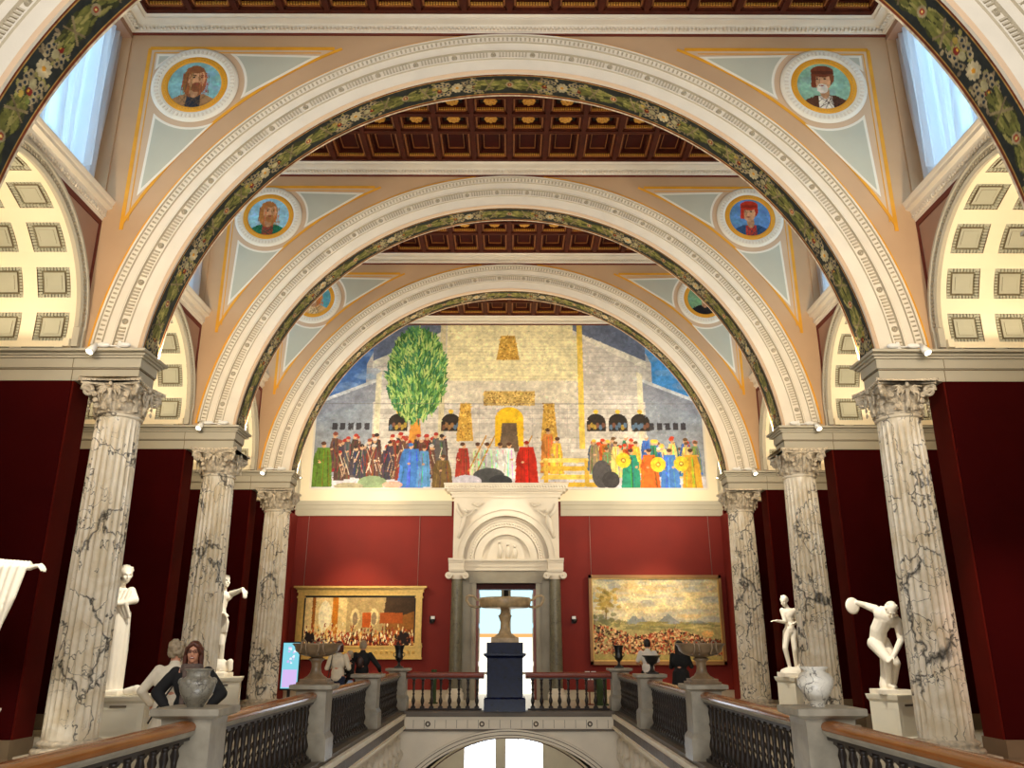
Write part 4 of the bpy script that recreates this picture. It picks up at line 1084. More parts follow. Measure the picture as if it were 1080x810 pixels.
    fig(.35, .05, 1.75, k(96, 128, 44), w=.3); fig(3.4, 0, 1.75, k(72, 124, 196), hat=k(60, 110, 180), w=.36); fig(3.85, .05, 1.6, k(96, 150, 206), w=.2); fig(4.5, 0, 1.25, k(120, 96, 56), w=.3)
    cv.ell(2.1, .2, .5, .24, k(140, 160, 120)); cv.ell(1.3, .08, .5, .12, k(170, 160, 130)); cv.ell(2.8, .12, .35, .12, k(226, 170, 150))
    for x, c_ in ((5.2, k(176, 60, 46)), (5.7, k(220, 206, 180)), (6.05, k(190, 196, 186)), (6.5, k(232, 228, 222)), (6.8, k(240, 236, 230))): fig(x, .35, 1.35, c_, w=.22)
    for x in (5.9, 6.2, 7.5): cv.line(x-.5, .6, x+.1, 1.9, .05, k(190, 140, 60))
    cv.ell(6.1, .42, .55, .3, k(80, 80, 80)); cv.ell(6.5, .25, .4, .22, k(62, 62, 64)); cv.ell(5.35, .25, .5, .22, k(196, 190, 200))
    fig(7.4, 0, 1.85, k(190, 44, 24), hat=k(150, 36, 20), w=.34)
    fig(8.15, .55, 1.75, k(206, 130, 60), w=.22); fig(8.45, .5, 1.4, k(226, 180, 70), w=.2)
    for z, c_ in ((.05, k(222, 178, 60)), (.32, k(236, 200, 90)), (.62, k(214, 170, 60)), (.92, k(240, 206, 110))): cv.poly([(7.85, z), (9.9, z), (9.75, z+.16), (8.0, z+.16)], c_)
    cv.poly([(8.0, .2), (8.15, .2), (8.15, 1.0), (8.0, 1.0)], k(220, 176, 70)); cv.poly([(9.4, .2), (9.55, .2), (9.55, 1.0), (9.4, 1.0)], k(220, 176, 70))
    cols = [k(60, 130, 100), k(70, 110, 180), k(206, 96, 40), k(226, 176, 60), k(120, 140, 90), k(200, 60, 40), k(150, 130, 100), k(60, 90, 120), k(232, 204, 120)]
    for q in range(46): fig(9.6+r2.random()*3.7, r2.uniform(.35, .7), r2.uniform(1.1, 1.35), r2.choice(cols), hat=r2.choice([k(232, 186, 70), k(110, 80, 50), k(206, 70, 40), k(220, 210, 190)]), w=.16)
    cv.ell(10.0, .5, .35, .5, k(82, 78, 78)); cv.ell(10.3, .3, .3, .3, k(66, 62, 62))
    for x, c_ in ((11.0, k(46, 140, 110)), (11.65, k(222, 104, 36)), (12.35, k(74, 124, 196)), (13.1, k(214, 160, 50))): fig(x, .0, 1.5, c_, w=.28)
    for x, z in ((10.75, 1.0), (11.95, .85), (12.75, .88)): cv.ell(x, z, .26, .27, k(238, 196, 50)); cv.ell(x, z, .09, .09, k(176, 130, 40)); cv.ell(x, z, .04, .04, k(250, 220, 110))
    cv.dab(8000, .035, .13, 4); cv.line(0, 3.07, W_, 3.07, .016, k(120, 110, 104)); cv.noise(.16, 6); cv.noise(.10, 2)
    return cv
t = thing('mural', (0, END-.04, BB+.95), 'huge bright wall painting of a robed crowd before a pale timber hall', 'mural')
paint_grid('painted_surface', make_mural(), lambda u, v: (-6.8+13.6*u, np.full_like(u, END-.04), BB+.95+6.00*v), t)

def crowd_painting(kind):
    r2 = random.Random(20+kind)
    if kind == 0:
        W_, H_ = 3.8, 1.62; cv = Canvas(340, 150, W_, H_, k(150, 96, 40))
        cv.poly([(0, 0), (1.5, 0), (1.5, H_), (0, H_)], k(226, 200, 140)); cv.poly([(.25, .4), (.36, .4), (.36, H_), (.25, H_)], k(150, 90, 30)); cv.poly([(.95, .4), (1.15, .4), (1.15, H_), (.95, H_)], k(196, 120, 30))
        cv.ell(.7, 1.0, .22, .5, k(248, 236, 196)); cv.poly([(1.45, .4), (2.8, .4), (2.8, H_), (1.45, H_)], k(184, 160, 110))
        for x in (1.75, 2.4): cv.ell(x, .95, .16, .3, k(226, 206, 150)); cv.ell(x, .9, .09, .22, k(150, 130, 100))
        cv.poly([(2.7, .8), (3.8, 1.15), (3.8, H_), (2.8, H_)], k(70, 52, 36)); cv.poly([(2.0, .6), (2.3, .6), (2.3, 1.1), (2.0, 1.1)], k(190, 90, 30)); cv.poly([(2.6, .75), (3.4, .75), (3.4, 1.1), (2.6, 1.1)], k(170, 84, 32))
        cv.poly([(0, 0), (3.8, 0), (3.8, .25), (0, .25)], k(110, 46, 26))
        for q in range(620):
            x, z = r2.uniform(0, 3.8), .05+abs(r2.gauss(0, .26)); 
            if z > .72: continue
            cv.ell(x, z, .022, .06, r2.choice([k(236, 214, 150), k(120, 30, 20), k(196, 90, 40), k(40, 26, 24), k(226, 170, 90), k(250, 240, 200), k(150, 60, 40)]))
        [cv.ell(r2.choice([.25, 3.45])+r2.gauss(0, .12), .22+r2.gauss(0, .1), .04, .09, k(34, 24, 26)) for q in range(60)]
    else:
        W_, H_ = 4.12, 2.5; cv = Canvas(360, 220, W_, H_, k(220, 206, 160))
        for q in range(220): cv.ell(r2.uniform(0, W_), r2.uniform(1.15, H_), r2.uniform(.15, .5), r2.uniform(.04, .12), r2.choice([k(234, 216, 160), k(240, 228, 184), k(186, 186, 176), k(206, 200, 180), k(160, 168, 172), k(214, 186, 130)]), .45)
        cv.poly([(0, 0), (W_, 0), (W_, 1.15), (0, 1.2)], k(176, 164, 110))
        for x, w, h in ((1.35, .3, .28), (1.6, .25, .22), (2.45, .42, .3), (3.4, .5, .1)): cv.poly([(x-w, 1.1), (x, 1.12+h), (x+w*.3, 1.1+h*.7), (x+w, 1.1)], k(146, 152, 152))
        for q in range(60): cv.ell(r2.uniform(0, W_), r2.uniform(.9, 1.15), .3, .03, r2.choice([k(160, 150, 90), k(206, 190, 130), k(130, 130, 90)]), .7)
        cv.line(.42, .9, .45, 1.9, .035, k(120, 96, 50))
        for q in range(60): cv.ell(.45+r2.gauss(0, .17), 1.85+r2.gauss(0, .16), .08, .05, r2.choice([k(190, 160, 80), k(206, 180, 110), k(150, 130, 66)]), .8)
        for q in range(30): cv.ell(.25+r2.gauss(0, .3), 1.15+r2.gauss(0, .12), .1, .06, k(120, 120, 84), .7)
        for q in range(1500):
            x = r2.uniform(0, W_); top = .95+.12*math.sin(x*2.6+1)-.05*x; z = r2.uniform(.12, top)
            cv.ell(x, z, r2.uniform(.015, .04), r2.uniform(.02, .06), r2.choice([k(206, 130, 90), k(160, 60, 44), k(84, 50, 38), k(236, 200, 150), k(180, 96, 60), k(120, 80, 50), k(60, 40, 34), k(220, 180, 130)]), 1, r2.uniform(0, 3))
        cv.poly([(0, 0), (W_, 0), (W_, .14), (0, .2)], k(170, 156, 96)); cv.ell(3.7, .8, .2, .1, k(230, 180, 110))
    cv.dab(5000, .022 if kind == 0 else .030, .10, 5); cv.noise(.15, 4); return cv
# left painting with its architectural gilt frame
t = thing('framed_painting', (-4.87, END, 1.9), 'crowded interior painting in a gilt frame with little pilasters, left of the doorway', 'painting')
yf = END-.16; xl, xr = -6.92, -2.82; zb, zt = 1.22, 3.50
paint_grid('canvas', crowd_painting(0), lambda u, v: (xl+.27+(xr-xl-.54)*u, np.full_like(u, yf+.03), zb+.42+(zt-zb-.78)*v), t)
mb = MB(); mb.box(xl+.05, xr-.05, yf+.05, END-.01, zb, zt); mb.build('backing', M['black'], t)
mb = MB()
mb.box(xl-.02, xr+.02, yf-.04, yf+.1, zt-.20, zt-.10); mb.box(xl-.12, xr+.12, yf-.14, yf+.1, zt-.06, zt); mb.box(xl-.06, xr+.06, yf-.09, yf+.1, zt-.10, zt-.06)
mb.box(xl+.02, xr-.02, yf-.02, yf+.1, zt-.30, zt-.20); mb.box(xl-.02, xr+.02, yf-.05, yf+.1, zb, zb+.06); mb.box(xl+.0, xr-.0, yf-.02, yf+.1, zb+.06, zb+.36); mb.box(xl-.02, xr+.02, yf-.05, yf+.1, zb+.36, zb+.42)
for q in range(22): mb.arc([(.02, yf-.02), (.035, yf-.05), (.05, yf-.02)], xl+.25+(xr-xl-.5)*q/21, zb+.21, 0, 2*PI, 10, 0, closed=False)
mb.build('gilt_frame', M['goldframe'], t)
for x in (xl+.02, xr-.22):
    mb = MB(); mb.box(x, x+.2, yf-.05, yf+.08, zb+.42, zt-.30); mb.box(x-.03, x+.23, yf-.07, yf+.08, zt-.38, zt-.32); mb.box(x-.03, x+.23, yf-.07, yf+.08, zb+.42, zb+.50); mb.box(x+.05, x+.15, yf-.065, yf-.04, zb+.55, zt-.45)
    mb.build('pilaster', M['goldframe'], t)
for x in (xl+.15, xr-.2):
    mb = MB(); mb.tube([(x, yf+.05, zt), (x, END-.03, BB)], .008, 5); mb.build('hanging_wire', M['wire'], t)
t = thing('framed_painting', (4.8, END, 1.1), 'pale landscape painting with a battling throng, right of the doorway', 'painting')
xl, xr = 2.62, 6.98; zb, zt = 1.05, 3.86
paint_grid('canvas', crowd_painting(1), lambda u, v: (xl+.11+(xr-xl-.22)*u, np.full_like(u, yf+.02), zb+.14+(zt-zb-.27)*v), t)
mb = MB(); mb.box(xl+.04, xr-.04, yf+.05, END-.01, zb+.04, zt-.04); mb.build('backing', M['black'], t)
mb = MB()
for (a, b_, c_, d_) in ((xl, xr, zt-.10, zt), (xl, xr, zb, zb+.11), (xl, xl+.09, zb, zt), (xr-.09, xr, zb, zt)): mb.box(a, b_, yf-.05, yf+.08, c_, d_)
for (a, b_, c_, d_) in ((xl+.09, xr-.09, zt-.13, zt-.10), (xl+.09, xr-.09, zb+.11, zb+.15), (xl+.09, xl+.115, zb+.1, zt-.1), (xr-.115, xr-.09, zb+.1, zt-.1)): mb.box(a, b_, yf-.02, yf+.06, c_, d_, 1)
mb.build('gilt_frame', [mat('antique gilt wood', rgb(150, 108, 62), .5, .15), M['goldframe']], t)
for x in (xl+.1, xr-.25):
    mb = MB(); mb.tube([(x, yf+.05, zt), (x, END-.03, BB)], .008, 5); mb.build('hanging_wire', M['wire'], t)

# ---- portal ------------------------------------------------------------------------
t = thing('door_surround', (XD, END, 0), 'carved marble doorway surround with ionic columns and a round arch above', 'doorway')
Zs = 4.37; ye = END
mb = MB(); Y0 = ye-.30
arch_wall(mb, 1.76, Zs, 6.40, 1.42, Zs, Y0, ye-.01, 0, T=Matrix.Translation((XD, 0, 0)), n=48)
mb.box(XD-1.45, XD+1.45, ye-.10, ye-.01, Zs, Zs+1.45, 0)
mb.build('arch_block', M['stone'], t)
mb = MB()
for ra, rb, y_ in ((1.42, 1.50, Y0-.05), (1.50, 1.62, Y0-.02), (1.62, 1.66, Y0-.06)): mb.arc([(ra, Y0+.02), (ra, y_), (rb, y_), (rb, Y0+.02)], XD, Zs, 0, PI, 48)
for ra, rb, y_ in ((1.08, 1.26, ye-.2), (1.26, 1.30, ye-.24), (.84, 1.04, ye-.23), (.80, .84, ye-.27)): mb.arc([(ra, ye-.09), (ra, y_), (rb, y_), (rb, ye-.09)], XD, Zs, 0, PI, 48)
for q in range(40):
    a = PI*(q+.5)/40; mb.sphere((XD+1.17*math.cos(a), ye-.20, Zs+1.17*math.sin(a)), .035, 6, 4)
mb.build('arch_rings', M['stone'], t)
mb = MB(); mb.prism([(XD+.62*math.cos(a)*1.0, Zs+.85*math.sin(a)) for a in [PI*q/20 for q in range(21)]], ye-.15, ye-.08)
for cx_, h in ((-.22, .5), (.05, .42), (.28, .36)): mb.tube([(XD+cx_, ye-.15, Zs+.02), (XD+cx_+.03, ye-.17, Zs+h*.6), (XD+cx_, ye-.17, Zs+h)], [.08, .09, .04], 8); mb.sphere((XD+cx_, ye-.19, Zs+h+.06), .05, 8, 6)
mb.build('tympanum_relief', M['stone'], t)
for s in (-1, 1):
    mb = MB()
    X = lambda x: XD+s*x
    mb.tube([(X(1.60), Y0-.04, 5.05), (X(1.50), Y0-.06, 5.35), (X(1.42), Y0-.08, 5.62), (X(1.36), Y0-.08, 5.80)], [.05, .08, .10, .05], 8); mb.sphere((X(1.34), Y0-.1, 5.93), .07, 8, 6)
    mb.tube([(X(1.38), Y0-.08, 5.72), (X(1.2), Y0-.07, 5.85), (X(1.02), Y0-.05, 6.0)], [.04, .035, .03], 6)
    mb.tube([(X(1.45), Y0-.05, 5.75), (X(1.62), Y0-.04, 5.95), (X(1.66), Y0-.03, 6.2)], [.06, .07, .03], 6)
    mb.tube([(X(1.15), Y0-.04, 6.2), (X(.95), Y0-.05, 6.12), (X(.8), Y0-.04, 6.22)], [.04, .06, .03], 6)
    mb.build('spandrel_figure', M['stone'], t)
mb = MB()
for hw_, d_, z0, z1 in ((1.84, .36, 6.40, 6.52), (1.90, .42, 6.52, 6.58), (2.00, .50, 6.58, 6.66), (2.08, .58, 6.66, 6.82), (2.10, .60, 6.82, 6.86)): mb.box(XD-hw_, XD+hw_, ye-d_, ye-.01, z0, z1)
for q in range(44): x = XD-1.95+3.9*q/43; mb.box(x-.025, x+.025, ye-.54, ye-.49, 6.59, 6.66)
for q in range(44): x = XD-2.0+4.0*q/43; mb.sphere((x, ye-.585, 6.74), (.035, .03, .05), 6, 4)
mb.build('cornice', M['stone'], t)
mb = MB()
for hw_, d_, z0, z1 in ((1.72, .30, 4.0, 4.12), (1.74, .33, 4.12, 4.24), (1.78, .36, 4.24, 4.30), (1.84, .42, 4.30, 4.37)): mb.box(XD-hw_, XD+hw_, ye-d_+.08, ye-.01, z0, z1)
for s in (-1, 1):
    for d_, z0, z1 in ((.42, 4.0, 4.12), (.44, 4.12, 4.24), (.48, 4.24, 4.30), (.53, 4.30, 4.37)): mb.box(min(XD+s*1.38, XD+s*(1.84+d_*.1)), max(XD+s*1.38, XD+s*(1.84+d_*.1)), ye-d_-.05, ye-.2, z0, z1)
mb.build('entablature', M['stone'], t)
mb = MB()
for s in (-1, 1):
    mb.box(min(XD+s*1.02, XD+s*1.42), max(XD+s*1.02, XD+s*1.42), ye-.14, ye-.005, 0, 4.0); mb.box(min(XD+s*.98, XD+s*1.12), max(XD+s*.98, XD+s*1.12), ye-.20, ye+.1, 0, 3.72)
    mb.box(min(XD+s*1.42, XD+s*1.78), max(XD+s*1.42, XD+s*1.78), ye-.10, ye-.005, 0, 4.0)
mb.box(XD-1.4, XD+1.4, ye-.17, ye-.005, 3.70, 4.0); mb.box(XD-1.2, XD+1.2, ye-.22, ye-.005, 3.60, 3.78)
mb.build('inner_door_frame', mat('warm grey jamb stone', rgb(150, 142, 124), .5, .1), t)
for s in (-1, 1):
    cx_ = XD+s*1.60; cy_ = ye-.38
    mb = MB(); mb.lathe([(.20, .35), (.205, 1.2), (.175, 3.72)], (cx_, cy_, 0), 28); mb.build('side_column', M['green_marble'], t)['label'] = 'mottled green grey column shaft'
    mb = MB(); mb.sq([(.27, 0), (.27, .18)], (cx_, cy_, 0)); mb.lathe([(.26, .18), (.27, .22), (.22, .27), (.24, .31), (.21, .36)], (cx_, cy_, 0), 28); mb.build('column_base', M['stone'], t)
    mb = MB(); mb.lathe([(.19, 3.70), (.21, 3.76), (.22, 3.82)], (cx_, cy_, 0), 24); mb.box(cx_-.26, cx_+.26, cy_-.2, cy_+.2, 3.82, 3.93); mb.sq([(.25, 3.93), (.27, 4.0)], (cx_, cy_, 0))
    for e in (-1, 1):
        mb.arc([(.02, cy_-.22), (.11, cy_-.22), (.11, cy_+.2), (.02, cy_+.2)], cx_+e*.27, 3.82, 0, 2*PI-.001, 20)
        mb.sphere((cx_+e*.27, cy_-.23, 3.82), .035, 6, 4)
    mb.build('ionic_capital', M['stone'], t)
# door leaves folded back, daylit window of the room behind
for s in (-1, 1):
    mb = MB(); x0 = XD+s*.98; x1 = XD+s*.90
    mb.box(min(x0, x1), max(x0, x1), ye+.02, ye+.95, 0, 3.55, 0)
    for z0, z1 in ((.2, 1.0), (1.15, 2.2), (2.35, 3.3)): mb.box(min(x1, x1-s*.02), max(x1, x1-s*.02), ye+.12, ye+.85, z0, z1, 1)
    struct(mb.build('door_%d' % (1 if s < 0 else 2), [M['redrail'], mat('cream door moulding %d' % s, rgb(220, 206, 180), .5)]))
mb = MB(); mb.box(XD-1.0, XD+1.0, ye, ye+.6, 3.42, 3.60, 0); struct(mb.build('trim_door_head', [M['wood2']]))
yw = ye+3.2
mb = MB(); mb.box(-1.6, 1.4, yw+.1, yw+.12, 2.06, 3.9, 0); mb.box(-1.6, 1.4, yw+.1, yw+.12, 1.93, 2.06, 1); mb.box(-1.6, 1.4, yw+.1, yw+.12, .0, 1.93, 2)
struct(mb.build('window_11', [M['daysky'], M['dayroof'], M['dayhouse']]))
mb = MB()
for x in (-1.45, -.24, .02, 1.2): mb.box(x-.045, x+.045, yw-.05, yw+.05, 0, 4.0, 0)
mb.box(-.24, .02, yw-.03, yw+.03, 2.7, 4., 1)
for z in (.7, 3.85): mb.box(-1.5, 1.3, yw-.04, yw+.04, z-.04, z+.04, 0)
struct(mb.build('trim_window_bars', [M['white'], M['black']]))
mb = MB(); mb.box(-3, -1.6, yw, yw+.2, 0, 4.2); mb.box(1.4, 3, yw, yw+.2, 0, 4.2); mb.box(-3, 3, yw, yw+.2, 4.0, 4.6)
for s in (-1, 1): mb.box(min(s*2.9, s*3), max(s*2.9, s*3), END+.3, yw, 0, 4.5)
mb.box(-3, 3, END+.3, yw, 4.4, 4.5); struct(mb.build('wall_room_beyond', [M['cream']]))

# small things by the end wall
for s, x in ((-1, -2.50), (1, 2.13)):
    t = thing('wall_sensor', (x, END, 2.45), 'small black device with a white face on the red wall, %s of the doorway' % SIDEN[s], 'sensor', 'small wall devices')
    mb = MB(); mb.box(x-.09, x+.05, END-.09, END, 2.33, 2.55); mb.sphere((x, END-.1, 2.42), (.09, .06, .09), 8, 6); mb.build('housing', M['black'], t)
    mb = MB(); mb.box(x-s*.02-.06, x-s*.02+.06, END-.17, END-.10, 2.46, 2.55); mb.build('face', M['whitemetal'], t)
t = thing('green_stand', (-2.25, 26.0, 0), 'narrow dark green upright stand left of the doorway, behind the balusters', 'stand')
mb = MB(); mb.lathe([(.14, 0), (.14, .03), (.085, .04), (.085, .92), (.08, .95)], (-2.25, 26, 0), 20); mb.build('post', M['greenfab'], t)
t = thing('green_stand', (2.68, 25.2, 0), 'broad dark green upright stand right of the doorway, behind the balusters', 'stand')
mb = MB(); mb.lathe([(.2, 0), (.2, .03), (.15, .05), (.15, .78), (.14, .82)], (2.68, 25.2, 0), 20); mb.build('post', M['greenfab'], t)
t = thing('information_stand', (2.35, 25.4, 0), 'small stand holding white information sheets, beside the broad green stand', 'stand')
mb = MB(); mb.lathe([(.15, 0), (.15, .02), (.02, .03), (.02, .82)], (2.35, 25.4, 0), 12); mb.box(2.22, 2.50, 25.36, 25.44, .35, .80); mb.build('frame', M['redrail'], t)
for x in (2.22, 2.40):
    mb = MB(); mb.box(x, x+.14, 25.32, 25.335, .68, .92, 0, ); mb.build('sheet', M['paper'], t)
# display screen
t = thing('display_screen', (-6.15, 24.9, 0), 'upright lit display screen with a bright blue and lilac picture, left of the painting', 'screen', rz=0)
mb = MB(); mb.box(-6.55, -6.02, 24.86, 24.94, .42, 1.74); mb.box(-6.33, -6.25, 24.88, 24.94, .05, .5); mb.box(-6.5, -6.1, 24.7, 25.1, 0, .05); mb.build('casing', M['black'], t)
mb = MB(); mb.box(-6.52, -6.05, 24.85, 24.858, .47, 1.71, 0); mb.box(-6.49, -6.08, 24.844, 24.85, .50, .98, 1)
r2 = random.Random(2)
for q in range(16):
    x = -6.5+r2.random()*.36; z = 1.05+r2.random()*.55; mb.box(x, x+r2.uniform(.03, .09), 24.842, 24.85, z, z+r2.uniform(.02, .07), r2.choice([1, 2]))
mb.build('picture', [M['screen'], M['screen2'], mat_emit('lit screen white', (.8, .85, .9), .8)], t)
t = thing('light_switch', (-7.2, 22.85, 1.0), 'small white wall plate on the left dark wall', 'switch')
mb = MB(); mb.box(-7.46, -7.38, 22.86, 22.888, .95, 1.15); mb.box(-7.44, -7.40, 22.85, 22.86, 1.0, 1.1); mb.build('plate', M['whitemetal'], t)

# ---- spotlights on the imposts -------------------------------------------------
for i in range(1, 4):
    for s in (-1, 1):
        F0 = F[i]; x0 = s*6.62; y0 = F0-.175; z0 = SPR+.001
        t = thing('spotlight', (x0, y0, z0), 'white swivel spotlight on the %s impost of the %s great arch' % (SIDEN[s], ['', 'second', 'third', 'farthest'][i]), 'spotlight', 'spotlights on the arch imposts')
        mb = MB(); mb.lathe([(.04, 0), (.045, .01), (.03, .03), (.028, .12)], (x0-s*.12, y0+.02, z0), 12); mb.box(x0-.30, x0+.30, y0, y0+.03, z0+.03, z0+.05); mb.build('bracket', M['whitemetal'], t)
        for dx in (-.10, .16):
            mb = MB(); mb.sphere((x0-s*dx*1.3, y0-.01, z0+.05), (.12, .045, .045), 10, 6); mb.build('driver_pod', M['whitemetal'], t)
        mb = MB(); d = Vector((-s*.05 if False else s*.18, -.35, -.62)).normalized(); b0 = Vector((x0+s*.24, y0-.02, z0+.06))
        mb.tube([b0, b0+d*.06, b0+d*.065, b0+d*.20], [.035, .045, .055, .068], 14); lh = mb.build('lamp_head', M['whitemetal'], t)
        mb = MB(); mb.tube([b0+d*.202, b0+d*.207], [.055, .055], 14); mb.build('lens', M['glow'], lh)

# ---- figures: one continuous surface grown from tapering limbs -------------------
def V(*a): return Vector(a)
class Blob:
    def __init__(s): s.mb = MB()
    def ell(s, c, r, rot=None):
        s.mb.sphere(Vector(c), r, 16, 12, 0, rot.to_4x4() if rot is not None else None); return s
    def cap(s, p0, r0, p1, r1):
        p0, p1 = Vector(p0), Vector(p1); s.mb.sphere(p0, r0, 14, 10); s.mb.sphere(p1, r1, 14, 10)
        if (p1-p0).length > 1e-4: s.mb.tube([p0, p1], [r0*.985, r1*.985], 14)
        return s
    def chain(s, pts, rs):
        for i in range(len(pts)-1): s.cap(pts[i], rs[i], pts[i+1], rs[i+1])
        return s
    def mesh(s, name, mt, voxel=.012, smooth=3):
        me = s.mb.mesh(name+'_raw', mt); o = bpy.data.objects.new(name+'_raw', me); C.objects.link(o)
        r = o.modifiers.new('r', 'REMESH'); r.mode = 'VOXEL'; r.voxel_size = voxel; r.use_smooth_shade = True
        if smooth: q = o.modifiers.new('s', 'SMOOTH'); q.factor = .5; q.iterations = smooth
        dg = bpy.context.evaluated_depsgraph_get(); ev = o.evaluated_get(dg)
        out = bpy.data.meshes.new_from_object(ev); out.name = name
        bpy.data.objects.remove(o); bpy.data.meshes.remove(me)
        out.materials.clear(); out.materials.append(mt)
        out.polygons.foreach_set('use_smooth', [True]*len(out.polygons)); out.update()
        return out
    def build(s, name, mt, parent, voxel=.012, smooth=3):
        o = bpy.data.objects.new(name, s.mesh(name, mt, voxel, smooth)); C.objects.link(o); o.parent = parent; return o
def hand(b, wrist, d, up, size=1., curl=.35, side=1):
    """palm, four unequal bent fingers and a thumb from the side of the palm"""
    d = Vector(d).normalized(); up = Vector(up); up = (up-d*up.dot(d)).normalized(); w = d.cross(up)*side
    W = Vector(wrist)
    for q, f in ((-.028, .06), (-.010, .065), (.010, .062), (.027, .055)):
        b.cap(W+w*q*.6*size, .014*size, W+d*.085*size+w*q*size, .0125*size)
    b.cap(W, .022*size, W+d*.05*size, .020*size)
    for q, L in ((-.030, .062), (-.010, .074), (.011, .069), (.031, .054)):
        p = W+d*.085*size+w*q*1.05*size; dn = (d-up*curl).normalized(); dn2 = (d-up*curl*2.6).normalized()
        p2 = p+dn*L*.5*size; p3 = p2+dn2*L*.5*size
        b.chain([p, p2, p3], [.0095*size, .0088*size, .0075*size])
    p = W+d*.025*size-w*.026*size; p2 = p+(d*.6-w*.8-up*.2).normalized()*.040*size; p3 = p2+(d*.95-w*.3-up*.3).normalized()*.032*size
    b.chain([p, p2, p3], [.014*size, .011*size, .009*size])
def head(b, c, yaw=0., pitch=0., roll=0., s=1.):
    R = Matrix.Rotation(yaw, 3, 'Z') @ Matrix.Rotation(pitch, 3, 'X') @ Matrix.Rotation(roll, 3, 'Y'); c = Vector(c)
    def P(x, y, z): return c+R @ (Vector((x, y, z))*s)
    b.ell(c+R @ (Vector((0, .012, .025))*s), (.074*s, .094*s, .092*s), R)
    b.ell(P(0, -.022, -.045), (.056*s, .066*s, .068*s), R)
    b.cap(P(0, -.060, -.088), .022*s, P(0, -.050, -.07), .035*s)           # chin
    b.chain([P(0, -.086, .012), P(0, -.104, -.022)], [.010*s, .015*s])     # nose
    b.cap(P(-.035, -.078, .032), .010*s, P(.035, -.078, .032), .010*s)     # brow
    for e in (-1, 1):
        b.ell(P(e*.036, -.064, -.022), (.022*s, .018*s, .022*s), R)         # cheeks
        b.ell(P(e*.074, .005, -.005), (.010*s, .020*s, .030*s), R)          # ears
    b.cap(P(-.018, -.088, -.054), .0075*s, P(.018, -.088, -.054), .0075*s)  # lips
    return P
SK = mat('light skin', rgb(206, 146, 116), .55, .05, 8.)
